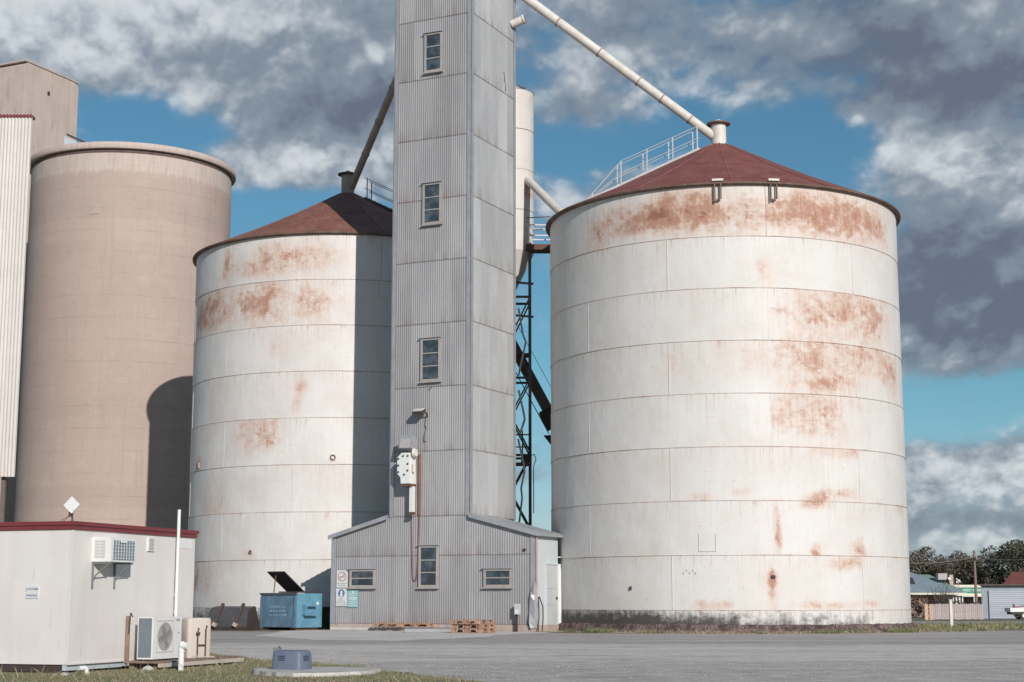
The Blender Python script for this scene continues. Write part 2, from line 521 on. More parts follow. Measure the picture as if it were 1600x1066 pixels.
def concrete_mat():
    m, g, p = new_mat('tan_slipform_concrete')
    o = g.obj()
    x, y, z = g.sep(o)
    big = g.noise(o, .35, 6, .62)
    vert = g.noise(g.obj((9, 9, .35)), .9, 5, .62)
    horiz = g.noise(g.obj((.25, .25, 4.0)), .8, 5, .65)
    f = g.noise(o, 7, 6, .7)
    t = g.m('ADD', g.m('ADD', g.m('MULTIPLY', big, .5), g.m('MULTIPLY', vert, .35)), g.m('MULTIPLY', horiz, .12))
    c = g.mix(g.ss(t, .38, .72), (.44, .345, .302), (.49, .388, .345))
    c = g.mix(g.ss(f, .45, .78, 0, .35), c, (.33, .255, .21))
    c = g.mix(g.ss(g.noise(g.obj((2.2, 2.2, .12)), 1.0, 6, .65), .53, .72, 0, .45), c, (.345, .262, .228))
    c = g.mix(g.ss(g.noise(g.obj((1, 1, 1.4)), .8, 6, .7), .54, .66, 0, .35), c, (.50, .425, .37))
    ln = g.m('ABSOLUTE', g.m('SUBTRACT', g.m('FRACT', g.m('ADD', g.m('DIVIDE', z, 1.12), g.m('MULTIPLY', g.m('SUBTRACT', big, .5), .10))), .5))
    c = g.mix(g.m('MULTIPLY', g.ss(ln, .03, .005, 0, .38), g.ss(g.noise(o, .9, 5, .7), .38, .6)), c, (.25, .19, .165))
    pour = g.m('FRACT', g.m('MULTIPLY', g.m('SINE', g.m('FLOOR', g.m('DIVIDE', z, 1.12))), 43.7))
    pv = g.m('MULTIPLY_ADD', pour, .07, .965)
    c = g.mix(1.0, c, g.comb(pv, pv, pv), 'MULTIPLY')
    # limewash run below the roof slab
    edge = g.m('ADD', z, g.m('MULTIPLY', g.m('SUBTRACT', vert, .5), .8))
    lw = g.m('MULTIPLY', g.ss(edge, 22.55, 22.75), g.ss(g.noise(g.obj((4, 4, .5)), 1.6, 5, .6), .35, .6, .45, 1.0))
    c = g.mix(g.m('MULTIPLY', lw, .55), c, (.62, .545, .49))
    g.put(p.inputs['Base Color'], c)
    p.inputs['Roughness'].default_value = .92
    p.inputs['Specular IOR Level'].default_value = .2
    g.put(p.inputs['Normal'], g.bump(g.m('ADD', f, g.m('MULTIPLY', horiz, .5)), .3, .03))
    return m


M['concrete'] = concrete_mat()


# ------------------------------------------------------------------ ground
def ground_mat():
    m, g, p = new_mat('dry_soil_and_gravel')
    o = g.obj()
    a = g.noise(o, .12, 6, .6)
    b = g.noise(o, 1.3, 6, .65)
    f = g.noise(o, 16, 4, .7)
    c = g.mix(g.ss(a, .4, .6), (.27, .22, .17), (.20, .18, .115))
    c = g.mix(g.ss(b, .48, .70), c, (.14, .145, .075))
    c = g.mix(g.ss(f, .5, .75, 0, .6), c, (.33, .29, .25))
    g.put(p.inputs['Base Color'], c)
    p.inputs['Roughness'].default_value = .95
    p.inputs['Specular IOR Level'].default_value = .15
    g.put(p.inputs['Normal'], g.bump(g.m('ADD', b, f), .6, .04))
    return m


def yard_mat():
    m, g, p = new_mat('bitumen_and_gravel_yard')
    o = g.obj()
    x, y, z = g.sep(o)
    wob = g.m('MULTIPLY', g.m('SUBTRACT', g.noise(g.obj((.10, .5, 1)), 1.0, 5, .6), .5), 9.0)
    yy = g.m('ADD', g.m('ADD', y, wob), g.m('MULTIPLY', x, .10))
    a = g.noise(g.obj((.12, 1.1, 1)), .9, 6, .65)
    b = g.noise(o, 1.4, 6, .66)
    f = g.noise(o, 22, 4, .75)
    f2 = g.noise(o, 60, 2, .6)
    grey = g.mix(g.ss(a, .35, .65), (.35, .325, .312), (.44, .41, .39))
    pale = g.mix(g.ss(a, .35, .65), (.58, .535, .485), (.70, .645, .59))
    near = g.mix(g.ss(b, .35, .65), (.42, .39, .36), (.57, .525, .485))
    c = g.mix(g.ss(yy, 29.5, 32.5), near, pale)
    c = g.mix(g.ss(yy, 41.0, 44.5), c, grey)
    c = g.mix(g.ss(g.noise(g.obj((.10, .9, 1)), 2.0, 5, .6), .60, .72, 0, .6), c, (.46, .41, .37))
    tr = g.m('FRACT', g.m('MULTIPLY', g.m('ADD', g.m('ADD', y, g.m('MULTIPLY', wob, .55)), g.m('MULTIPLY', x, -.06)), .23))
    trk = g.m('MULTIPLY', g.ss(g.m('ABSOLUTE', g.m('SUBTRACT', tr, .5)), .16, .06), g.ss(g.noise(g.obj((.06, .3, 1)), 1.0, 4, .6), .42, .62))
    c = g.mix(g.m('MULTIPLY', trk, .40), c, (.62, .57, .53))
    st = g.noise(g.obj((.35, .8, 1)), .8, 6, .7)
    c = g.mix(g.ss(st, .50, .68, 0, .6), c, (.22, .20, .19))
    c = g.mix(g.ss(g.noise(g.obj((.5, 1.4, 1)), 1.3, 6, .7), .60, .74, 0, .5), c, (.42, .34, .28))
    md = g.ss(g.noise(g.obj((1.0, 2.2, 1)), 2.6, 6, .75), .35, .65, .80, 1.16)
    c = g.mix(1.0, c, g.comb(md, md, md), 'MULTIPLY')
    c = g.mix(g.ss(f, .50, .72, 0, .5), c, (.19, .18, .18))
    c = g.mix(g.ss(f2, .35, .75, 0, .35), c, (.50, .47, .45))
    g.put(p.inputs['Base Color'], c)
    p.inputs['Roughness'].default_value = .95
    p.inputs['Specular IOR Level'].default_value = .15
    g.put(p.inputs['Normal'], g.bump(g.m('ADD', g.m('MULTIPLY', b, .8), g.m('MULTIPLY', f, .4)), .35, .025))
    return m


M['ground'] = ground_mat()
M['yard'] = yard_mat()
M['apron'] = weathered('dusty_concrete_apron', (.63, .595, .555), (.53, .495, .46), .7, .92, streak=0, dirt=(.27, .24, .22), dirt_amt=.4, rnd=0, bump=.3)
M['earth'] = weathered('bare_pinkish_earth', (.52, .41, .335), (.40, .315, .255), 1.3, .95, streak=0, dirt=(.17, .15, .09), dirt_amt=.5, rnd=0, bump=.4)

xs = [-1500, -500, -200, -100] + [-60 + 6 * i for i in range(21)] + [100, 200, 500, 1500]
ys = [-200, -50, 0, 15, 25, 35, 45, 55] + [60 + 3 * i for i in range(15)] + [110, 130, 160, 220, 320, 600, 1500, 3000]
mb = MB()
mb.v = [(x, y, gz(x, y)) for y in ys for x in xs]
nx = len(xs)
mb.f = [(j * nx + i, j * nx + i + 1, (j + 1) * nx + i + 1, (j + 1) * nx + i) for j in range(len(ys) - 1) for i in range(nx - 1)]
mb.build('ground', M['ground'], None, 180, 'structure')


def sheet(name, mt, outline, lift, jag=.25, step=.6):
    """a flat irregular patch lying on the ground"""
    pts = []
    for (p, q) in zip(outline, outline[1:] + outline[:1]):
        p, q = Vector(p), Vector(q)
        n = max(1, int((q - p).length / step))
        for i in range(n):
            e = p.lerp(q, i / n)
            pts.append((e.x + random.uniform(-jag, jag), e.y + random.uniform(-jag, jag)))
    m = MB()
    m.add([(x, y, gz(x, y) + lift) for x, y in pts], [tuple(range(len(pts)))])
    return m.build(name, mt, None, None, 'structure')


sheet('yard', M['yard'], [(-40, 38), (-9, 36.2), (-6.7, 35.3), (-5.0, 31.8), (-2.9, 28.9), (-1.75, 25.8), (-.5, 23.2), (1.5, 14), (60, 12), (60, 57), (21, 61.5), (16, 60), (11, 57.3), (4, 55.6), (-.5, 57), (-4, 58), (-14, 60), (-40, 60)], .004, .22)
sheet('concrete_apron', M['apron'], [(-8.5, 60.2), (-8.2, 52), (-5.6, 46.5), (-3.2, 45.6), (-1.2, 49.5), (-.1, 54.2), (1.6, 57.6), (-1.7, 59.7), (-7.1, 62.4)], .008, .16)
sheet('earth_strip', M['earth'], [(1.2, 57.9), (4.4, 55.9), (8, 54.7), (11.5, 55.6), (14.2, 57.6), (17.5, 60.6), (16.3, 62.6), (15.3, 61), (13.2, 58), (10.8, 56.4), (8.2, 55.9), (5.4, 56.7), (2.9, 58.6), (2.2, 60.4)], .009, .2)
sheet('side_road', M['apron'], [(19.6, 61.6), (60, 60.5), (60, 64), (20.2, 64.4)], .009, .15)
sheet('far_street', M['yard'], [(20, 112), (90, 112), (90, 124), (20, 124)], .01, .2)

# ------------------------------------------------------------------ steel silos
SILO_R = 6.83
RUST_WEST = [(-48, 13.6, 10, .8, .30), (-25, 13.5, 12, .75, .28), (-6, 13.6, 9, .7, .25), (-35, 15.4, 14, .5, .22), (-10, 15.4, 12, .5, .24), (-40, 9.6, 12, .8, .12), (-25, 7.8, 14, .8, .14), (-55, 5, 12, 1, .15), (-30, 2.5, 20, .8, .10), (-42.7, 15.3, 2, .6, .8), (-52, 13.8, 6, .9, .5), (-63, 13.5, 6, .8, .5), (-25, 13.5, 7, .6, .68), (-8, 13.5, 6, .6, .45), (-18, 15.5, 7, .5, .36),
             (-4, 15.4, 5, .5, .34), (-30, 15.2, 6, .4, .3), (-10.5, 9.9, 2.2, .4, .7), (-11, 9.2, 1.3, .3, .6), (-29, 8, 5, .6, .36), (-21, 8, 2.5, .5, .5), (-55, 8, 8, 1, .25),
             (-60, 6.9, 1.5, .2, .7), (-27, 3.1, 1, .12, .7), (-45, 5, 8, .8, .2), (-50, 2, 6, .5, .3), (-5, 12, 10, .6, .15), (-20, 11.6, 6, .4, .2), (-59, 2.0, 1.2, .4, .8)]
RUST_EAST = [(-40, 14.9, 9, .55, .25), (-18, 14.9, 11, .55, .28), (8, 14.8, 11, .6, .30), (32, 14.9, 12, .6, .30), (52, 14.9, 8, .6, .25), (38, 11.4, 16, .7, .20), (30, 9.6, 18, .7, .22), (25, 7.6, 12, .7, .15), (35, 5.6, 14, .6, .10), (-50, 14.4, 6, .5, .42), (-33, 14.7, 10, .42, .46), (-20, 15.0, 9, .5, .78), (-12, 14.8, 4, .5, .5), (0, 14.6, 4, .6, .5), (12, 15, 5, .4, .55), (22, 14.7, 6, .6, .46),
             (30, 15.1, 7, .5, .5), (40, 14.7, 6, .6, .52), (50, 14.9, 6, .6, .36), (28, 11.5, 9, .7, .5), (18, 11.3, 6, .4, .35), (47, 11.4, 7, .7, .45), (16, 10.3, 7, .5, .36),
             (40, 9.9, 8, .6, .56), (20, 9.6, 8, .5, .45), (-5, 9.6, 10, .6, .22), (56, 9.3, 5, .6, .62), (26, 8.7, 9, .2, .6), (10, 7.6, 6, .6, .36), (24, 7.6, 6, .7, .42),
             (28, 6.35, 6, .2, .66), (-24, 9.4, 4, .5, .25), (5, 12.5, 3, .6, .36), (19, 4.5, 4, .2, .85), (30, 4.8, 10, .15, .42), (-14, 4.7, 3, .12, .5), (-3, 4.9, 2, .1, .55),
             (7, 3.4, .8, .6, .8), (19, 2.8, 1, .2, .9), (34, 2.9, 2.5, .25, .7), (31, 2.45, 6, .2, .62), (5.4, 1.85, 1.0, .18, 1.25), (5.4, 1.3, .9, .5, .6), (-12.9, .95, 3, .14, .85),
             (20, .95, 7, .1, .62), (37, 1, 6, .1, .5), (60, 4.4, 3, .2, .5)]


def density(blobs, ph, z, zr=None, pr=None):
    q = Vector((ph * .10, z * 1.1, 3.0))
    w1, w2 = mnoise.noise(q), mnoise.noise(q + Vector((9, 4, 7)))
    q2 = q * 3.1
    ph2 = ph + 4.0 * w1 + 1.6 * mnoise.noise(q2)
    z2 = z + .28 * w2 + .12 * mnoise.noise(q2 + Vector((5, 1, 2)))
    t = 0.0
    for p, c, sp, sz, a in blobs:
        small = min(1.0, sp / 4)
        u, v = ph + (ph2 - ph) * small, z + (z2 - z) * min(1.0, sz / .35)
        if abs(u - p) < 3 * sp and abs(v - c) < 3 * sz:
            k = 1.0 if zr is None or zr[0] - .05 <= c <= zr[1] + .05 else .22
            if pr and not pr[0] - 1 <= p <= pr[1] + 1:
                k *= .45
            t += k * a * math.exp(-.5 * (((u - p) / sp) ** 2 + ((v - c) / sz) ** 2) ** 1.0)
    return min(1.25, t)


def curved_plate(R, p0, p1, z0, z1, th, blobs, gap=.006, grime=None, fine=True):
    m = MB()
    dg = math.degrees(gap / R)
    p0, p1, z0, z1 = p0 + dg / 2, p1 - dg / 2, z0 + gap / 2, z1 - gap / 2
    sw = .022
    nph, nz = (66, 18) if fine else (16, 2)
    sd_ = math.degrees(sw / R)
    P = [p0] + [p0 + sd_ + (p1 - p0 - 2 * sd_) * i / nph for i in range(nph + 1)] + [p1]
    Z = [z0] + [z0 + sw + (z1 - z0 - 2 * sw) * i / nz for i in range(nz + 1)] + [z1]
    ru, se, gr, dp = [], [], [], []
    for j, z in enumerate(Z):
        for i, ph in enumerate(P):
            a = radians(ph)
            m.v.append((R * sin(a), -R * cos(a), z))
            e = i in (0, len(P) - 1) or j in (0, len(Z) - 1)
            se.append(1.0 if e else 0.0)
            ru.append(density(blobs, ph, z, (z0, z1), (p0, p1)) if fine else 0.2)
            gr.append(grime(ph, z) if grime else 0.0)
            dp.append(math.exp(-(z1 - z) / .38))
    n = len(P)
    m.f = [(j * n + i, j * n + i + 1, (j + 1) * n + i + 1, (j + 1) * n + i) for j in range(len(Z) - 1) for i in range(n - 1)]
    ring = [i for i in range(n)] + [j * n + n - 1 for j in range(1, len(Z))] + [(len(Z) - 1) * n + i for i in range(n - 2, -1, -1)] + [j * n for j in range(len(Z) - 2, 0, -1)]
    o = len(m.v)
    for i in ring:
        x, y, z = m.v[i]
        k = (R - th) / R
        m.v.append((x * k, y * k, z))
        se.append(.6)
        ru.append(.3)
        gr.append(0.0)
        dp.append(0.0)
    L = len(ring)
    m.f += [(ring[(i + 1) % L], ring[i], o + i, o + (i + 1) % L) for i in range(L)]
    m.a = {'rust': ru, 'seam': se, 'grime': gr, 'drip': dp}
    return m


def steel_silo(loc, label, blobs, seam0, z_seams, z_top, apex_z, mt, grime, roof_off=0):
    t = thing('steel_silo', label, 'silo', loc)
    R = SILO_R
    # inner shell shows dark through the plate joints
    MB().lathe([(R - .008, .3), (R - .008, z_top)], 180).build('inner_shell', M['under'], t, 40)
    for k in range(len(z_seams) - 1):
        z0, z1 = z_seams[k], z_seams[k + 1]
        s0 = seam0 + (30 if k % 2 else 0)
        for q in range(6):
            a, b = s0 + 60 * q, s0 + 60 * q + 60
            mid = ((a + b) / 2 + 180) % 360 - 180
            front = abs(mid) < 120
            sh = a - ((a + b) / 2 - mid)
            curved_plate(R + (.010 if k % 2 else 0), sh, sh + 60, z0, z1, .02, blobs, fine=front).build('plate', mt, t, 30)
    for k in range(1, len(z_seams) - 1):
        z = z_seams[k]
        m = MB().lathe([(R + .011, z + .003), (R + .020, z + .008), (R + .020, z + .022), (R + .011, z + .026)], 180)
        m.v = [(x * (1 + .0005 * mnoise.noise(Vector((x * 3, y * 3, z)))), y, zz_ + .008 * mnoise.noise(Vector((x * .9, y * .9, z)))) for x, y, zz_ in m.v]
        m.a = {'rust': [.42 + .45 * mnoise.noise(Vector((x * 1.3, y * 1.3, z * 2))) + (.12 if x > 0 else -.12) for x, y, zz_ in m.v], 'seam': [0.0] * len(m.v), 'grime': [0.0] * len(m.v)}
        m.build('seam_bead', mt, t, 30)
        for q in range(6):
            ph = (seam0 + (30 if k % 2 == 0 else 0) + 60 * q + 180) % 360 - 180
            if -100 < ph < 100:
                m = MB()
                for zz_ in range(12):
                    za_, zb2 = z_seams[k - 1] + .04 + (z - z_seams[k - 1] - .06) * zz_ / 12, z_seams[k - 1] + .04 + (z - z_seams[k - 1] - .06) * (zz_ + 1) / 12
                    m.box(Vector((R * sin(radians(ph)), -R * cos(radians(ph)), (za_ + zb2) / 2)) * 1.0 + Vector((sin(radians(ph)), -cos(radians(ph)), 0)) * .008, (.024, .020, zb2 - za_), Matrix.Rotation(radians(ph), 3, 'Z'))
                m.build('seam_strip', mt, t)
    # skirt band of plates under the first seam, then a rough plinth in two steps
    for q in range(6):
        a = seam0 + 30 + 60 * q
        mid = (a + 30 + 180) % 360 - 180
        curved_plate(R + .004, mid - 30, mid + 30, .27, z_seams[0], .02, blobs, grime=grime, fine=abs(mid) < 120).build('skirt_plate', mt, t, 30)
    m = MB()
    n = 180
    prof = [(R - .3, .30), (R + .05, .30), (R + .10, .25), (R + .15, .13), (R + .22, .0), (R + .22, -.3)]
    m.lathe(prof, n)
    m.v = [(x * (1 + random.uniform(-.0035, .0035)), y * (1 + random.uniform(-.0035, .0035)), z + random.uniform(-.02, .02)) for x, y, z in m.v]
    m.build('plinth', M['plinth'], t, 60)
    # roof: 12 sheets with raised joints, eave ring, collar
    Re = R + .17
    for k in range(12):
        a0, a1 = radians(30 * k + roof_off), radians(30 * k + 30 + roof_off)
        m = MB()
        ze = z_top + .08
        sag = .10
        prof = []
        for i in range(7):
            u = i / 6
            prof.append((Re + (.45 - Re) * u, ze + (apex_z - ze) * u - sag * sin(pi * u)))
        prof = [(Re, ze - .03)] + prof
        m.lathe(prof, 8, (0, 0, .004 * (k % 2)), a0, a1)
        m.build('roof_sheet', M['roof'] if mt is M['plate'] else M['roof_west'], t, 50)
        pts = [Vector((r * sin(a0), -r * cos(a0), z + .012)) for r, z in prof[1:]]
        m = MB()
        for p, q in zip(pts[:-1], pts[1:]):
            m.bar(p, q, .035, .02)
        m.build('roof_joint', M['ridge'], t)
    m = MB()
    m.lathe([(R - .05, z_top - .02), (R + .14, z_top - .0), (Re + .02, z_top + .02), (Re + .025, z_top + .075), (Re - .05, z_top + .10)], 120)
    m.build('eave_ring', M['rim'], t, 50)
    return t


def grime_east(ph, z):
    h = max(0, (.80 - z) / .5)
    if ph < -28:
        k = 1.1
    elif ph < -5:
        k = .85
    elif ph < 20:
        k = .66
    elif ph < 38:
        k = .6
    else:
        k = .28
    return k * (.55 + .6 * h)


def grime_west(ph, z):
    return .55 + .3 * max(0, (.8 - z) / .5)


EAST = Vector((8.3685, 62.622, 0))
WEST = Vector((-7.70, 72.895, 0))
se_ = [.78 + 1.883 * k for k in range(9)]
sw_ = [.81 + 1.95 * k for k in range(9)]
M['roof_west'] = weathered('rust_weathered_roof', (.19, .068, .052), (.27, .115, .085), .9, .75, streak=.4, dirt=(.32, .18, .125), dirt_amt=.8, rnd=.06)
east = steel_silo(EAST, 'big white steel silo, freestanding, heavily rust-stained below its red conical roof', RUST_EAST, -24.0, se_, se_[-1], 19.25, M['plate'], grime_east, -4)
west = steel_silo(WEST, 'white steel silo half shaded by the corrugated tower, with a blue dumpster at its foot', RUST_WEST, -11.5, sw_, sw_[-1], 19.85, M['plate2'], grime_west, -10)


def on_silo(ph, z, R=SILO_R):
    a = radians(ph)
    return Vector((R * sin(a), -R * cos(a), z))


def cupola(t, z, r, h, mt):
    MB().lathe([(r + .22, z - .16), (r + .20, z - .02), (r + .05, z)], 40).build('collar', M['white'] if mt is M['white'] else M['pipe_grey'], t, 40)
    MB().lathe([(r, z - .1), (r, z + h)], 40).build('cupola', mt, t, 40)
    MB().lathe([(r, z + h - .04), (r + .16, z + h - .02), (r + .17, z + h + .03), (r * .5, z + h + .14), (.05, z + h + .2), (0.001, z + h + .21)], 40).build('cupola_cap', mt, t, 40)
    MB().lathe([(r + .01, z + h - .05), (r + .175, z + h - .025), (r + .18, z + h + .012), (r + .172, z + h + .028)], 40).build('cap_lip', M['rim'], t, 40)


cupola(east, 19.25, .30, .92, M['white'])
cupola(west, 19.85, .30, .98, M['pipe_grey'])
# two U-shaped lifting brackets over the eave of the east silo
for ph in (-8.2, 8.3):
    a = radians(ph)
    ro = Matrix.Rotation(a, 3, 'Z')
    zt = se_[-1]
    m = MB()
    m.box(on_silo(ph, zt + .16, SILO_R + .14), (.40, .14, .08), ro)
    br = m.build('roof_bracket', M['white'], east)
    m = MB()
    m.box(on_silo(ph - .9, zt - .28, SILO_R + .14), (.045, .07, .7), ro)
    m.box(on_silo(ph + .9, zt - .23, SILO_R + .14), (.045, .07, .6), ro)
    m.box(on_silo(ph, zt - .56, SILO_R + .11), (.12, .07, .06), ro)
    m.build('hook', M['rim'], br)
# small fittings riveted on the shells
for ph, z, wd, ht, mt in ((5.4, 1.93, .13, .10, 'dark'), (-37.5, 1.55, .05, .12, 'dark')):
    MB().box(on_silo(ph, z, SILO_R + .03), (wd, .08, ht), Matrix.Rotation(radians(ph), 3, 'Z')).build('fitting', M[mt], east)
m = MB()
for k in range(5):
    m.box(on_silo(-20.6 + .9 * k, 2.05 + .09 * (k % 2), SILO_R + .011), (.03, .01, .06), Matrix.Rotation(radians(-21 + 1.1 * k), 3, 'Z'))
m.build('stencil_mark', M['ink_grey'], east)
m = MB()
for ph, z, wd, ht in ((-15.9, 3.1, .016, .62), (-11.0, 3.1, .016, .62), (-13.4, 2.8, .6, .016)):
    m.box(on_silo(ph, z, SILO_R + .013), (wd, .02, ht), Matrix.Rotation(radians(ph), 3, 'Z'))
m.build('hatch_outline', M['louvre'], east)
for ph, z, s in ((2.5, 6.95, .3), (-27, 3.1, .16), (-60, 6.9, .22)):
    ro = Matrix.Rotation(radians(ph), 3, 'Z')
    m = MB()
    c = on_silo(ph, z, SILO_R + .02)
    m.box(c, (s, .03, s), ro)
    mt = M['red_rust'] if s != .3 else M['plate2']
    pl = m.build('hatch_plate', M['white'], west)
    m = MB()
    N_ = 14
    pts = [c + ro @ Vector((s * .32 * cos(2 * pi * i / N_), -.05, s * .32 * sin(2 * pi * i / N_))) for i in range(N_ + 1)]
    m.path(pts, .025, 6)
    m.build('hatch_ring', M['red_rust'], pl)


def roof_rail(t, ph, mt, apex_z, z_top, wide=.7, u0=0.0):
    """stair rails climbing the cone from eave to cupola"""
    a = radians(ph)
    e = Vector((sin(a), -cos(a), 0))
    side = Vector((cos(a), sin(a), 0))

    def P(u, h, s):
        u = u0 + (1 - u0) * u
        r = SILO_R + .1 + (.75 - SILO_R - .1) * u
        z = z_top + .1 + (apex_z - z_top - .1) * (SILO_R + .17 - r) / (SILO_R - .28)
        return e * r + side * s + Vector((0, 0, z + h))
    for s in (-wide / 2, wide / 2):
        m = MB()
        for h in (.5, 1.0):
            m.tube(P(.02, h * .1, s), P(.30, h, s), .016, None, 6)
            m.tube(P(.30, h, s), P(.97, h, s), .016, None, 6)
        m.build('handrail', mt, t, 40)
        for u in (.06, .30, .52, .74, .95):
            k = .2 if u < .1 else 1.0
            MB().box((P(u, 0, s) + P(u, k, s)) / 2, (.045, .045, k)).build('rail_post', mt, t)
        MB().bar(P(0.02, .05, s), P(.97, .05, s), .03, .08).build('stringer', mt, t)
    for i in range(22):
        u = .05 + .9 * i / 21
        MB().box(P(u, .06, 0), (.2, wide - .1, .03), Matrix.Rotation(a - pi / 2, 3, 'Z')).build('tread', M['rim'], t)


M['rail_white'] = weathered('greyed_white_rail', (.50, .51, .52), (.42, .42, .43), 4, .6, rnd=.1)
roof_rail(east, -82, M['rail_white'], 19.2, se_[-1], .7, .22)
roof_rail(west, 78, M['truss'], 19.8, sw_[-1])

# ------------------------------------------------------------------ tan concrete silo and what stands round it
M['slab_shade'] = weathered('painted_slab_shade', (.16, .115, .095), (.11, .08, .068), 3, .95)  # dark brown that paints the shade line under the roof slab
t = thing('concrete_silo', 'tall tan concrete silo with a thick roof slab, behind the cream site hut', 'silo', (-21.32, 87.36, -.046))
t.scale = (1.04, 1.04, 1.04)
R = 5.26
pr = [(R, -.6)]
for k in range(21):
    z0, z1 = 1.12 * k, 1.12 * (k + 1)
    pr += [(R, z1 - .02)]
pr.append((R, 23.7))
MB().lathe(pr, 128).build('wall', M['concrete'], t, 40)
MB().lathe([(R - .1, 23.78), (R + .20, 23.78), (R + .23, 23.82), (R + .23, 24.02), (R + .16, 24.12), (R - .4, 24.18), (.01, 24.35)], 128).build('roof_slab', M['concrete'], t, 40)
MB().lathe([(R + .004, 23.58), (R + .03, 23.62), (R + .03, 23.778)], 128).build('painted_shade_ring', M['slab_shade'], t, 40)  # ring coloured as the shade beneath the slab's overhang
MB().box((-.6, -R - .008, 20.4), (.5, .02, .012)).build('hairline_repair', M['slab'], t)

t = thing('headhouse', 'square concrete headhouse rising behind the tan silo, chamfered top edge', 'tower', (-29.58, 93.2, 0), radians(64.9))
mb = MB()
mb.prism([(0, -.6), (4.9, -.6), (4.9, 33.2), (4.6, 33.45), (.3, 33.45), (0, 33.2)], 0, 5.5)
M['head_conc'] = weathered('pale_headhouse_concrete', (.54, .45, .40), (.45, .37, .325), .6, .92, streak=.7, dirt=(.30, .23, .19), dirt_amt=.45, bump=.3, rnd=0)
mb.build('wall', M['head_conc'], t)
MB().bb(2.1, 2.3, -.03, .02, 31.9, 32.15).build('vent_hole', M['dark'], t)
MB().bb(0.02, 4.88, -.06, 5.55, 33.46, 33.56).build('roof_cap', M['head_conc'], t)

t = thing('conveyor_gallery', 'small pale roof sheet with a dark rail between silo top and headhouse', 'gallery', (-24.6, 88.0, 0))
m = MB()
m.add([(-1.2, 0, 28.2), (2.0, 0, 27.3), (2.0, 3, 27.3), (-1.2, 3, 28.2), (-1.2, 0, 23.9), (2.0, 0, 23.9), (2.0, 3, 23.9), (-1.2, 3, 23.9)], [(0, 1, 2, 3), (0, 4, 5, 1), (1, 5, 6, 2), (3, 2, 6, 7), (0, 3, 7, 4)])
m.v = [(x * .55 - .2, y, z if z < 24 else z - 1.0) for x, y, z in m.v]
m.build('cladding', M['blue_steel'], t)
MB().bar((-.7, -.1, 27.25), (1.4, -.1, 26.3), .08, .1).build('rail', M['dark'], t)


def corrugated(width, ribs, z0, z1, amp, sub=6, lip=.014, ztop=None, seam=True):
    m = MB()
    n = ribs * sub
    rows = [z0, z0 + .03, z0 + .045, z0 + .3, z0 + .6, None]
    se = []
    for j, zr in enumerate(rows):
        for i in range(n + 1):
            x = width * i / n
            zt = z1 if ztop is None else ztop(x)
            z = zt if zr is None else zr
            y = -amp * cos(2 * pi * i / sub) - lip * (1 - (z - z0) / max(.01, z1 - z0))
            m.v.append((x, y, z))
            se.append(1.0 if seam and j < 2 else 0.0)
    for j in range(len(rows) - 1):
        for i in range(n):
            m.f.append((j * (n + 1) + i, j * (n + 1) + i + 1, (j + 1) * (n + 1) + i + 1, (j + 1) * (n + 1) + i))
    m.a = {'seam': se, 'lap': [max(0.0, 1 - (v[2] - z0) / .5) * .55 if seam else 0.0 for v in m.v]}
    return m


t = thing('bucket_elevator', 'white ribbed sheet-metal elevator casing with a red capping, hung beside the concrete silo', 'elevator', (-26.2, 75.9, 0))
M['white_rib'] = weathered('white_ribbed_sheet', (.64, .595, .56), (.58, .535, .50), 1.0, .5, streak=.6, rnd=.04)
me = corrugated(.66, 4, 6.9, 24.55, .022, 6, 0, None, False).mesh('cladding_sheet', 40)
for k in range(4):
    link('cladding_sheet', me, M['white_rib'], t, None, (.66 * k, 0, 0))
MB().bb(0.0, 2.40, .05, .60, 6.92, 24.5).build('core', M['white'], t)
m = MB()
for k in range(16):
    m.tube((.0 + .165 * k + .08, -.05, 24.62), (.0 + .165 * k + .08, .45, 24.62), .085, None, 10)
m.build('capping', M['maroon'], t, 40)
MB().bar((.3, .4, 6.9), (.3, .4, -.3), .2, .2).build('strut', M['truss'], t)
MB().bar((2.0, .4, 6.9), (2.0, .4, -.3), .2, .2).build('strut', M['truss'], t)

# ------------------------------------------------------------------ corrugated elevator tower
TA = radians(25.6)
TO = Vector((-1.577, 59.783, 0))
TX = Vector((cos(TA), -sin(TA), 0))
TB = Vector((sin(TA), cos(TA), 0))


def tw(x, y, z):
    return TO + TX * x + TB * y + Vector((0, 0, z))


TW, TD, ZB, SH = 3.40, 3.94, 4.25, 2.45
tower = thing('elevator_tower', 'tall square corrugated-iron elevator tower with a column of narrow windows', 'tower', TO, -TA)
NR = 10
m_front = corrugated(.85, 9, 0, SH + .05, .0072).mesh('wall_sheet', 60)
m_side = corrugated(TD / 5, 8, 0, SH + .05, .012).mesh('wall_sheet', 60)
for r in range(NR):
    z = ZB + SH * r
    for c in range(4):
        link('wall_sheet', m_front, M['galv'], tower, None, (-TW + .85 * c, 0, z))
        link('wall_sheet', m_front, M['galv'], tower, None, (-.85 * c, TD, z), pi)
    for c in range(5):
        link('wall_sheet', m_side, M['galv_side'], tower, None, (0, TD / 5 * c, z), pi / 2)
        link('wall_sheet', m_side, M['galv_side'], tower, None, (-TW, TD / 5 * (c + 1), z), -pi / 2)
ZT = ZB + SH * NR
for x, y in ((-TW, 0), (0, 0), (0, TD), (-TW, TD)):
    sx, sy = (1 if x < -1 else -1), (1 if y < 1 else -1)
    m = MB()
    m.bb(min(x, x + sx * .16) - (.0), max(x, x + sx * .16), y - .034 if sy > 0 else y + .024, y - .024 if sy > 0 else y + .034, ZB - .02, ZT)
    m.bb(x - .034 if sx > 0 else x + .022, x - .022 if sx > 0 else x + .034, min(y, y + sy * .16) - .03 * (sy > 0), max(y, y + sy * .16), ZB - .02, ZT)
    m.build('corner_flashing', M['flash'], tower)
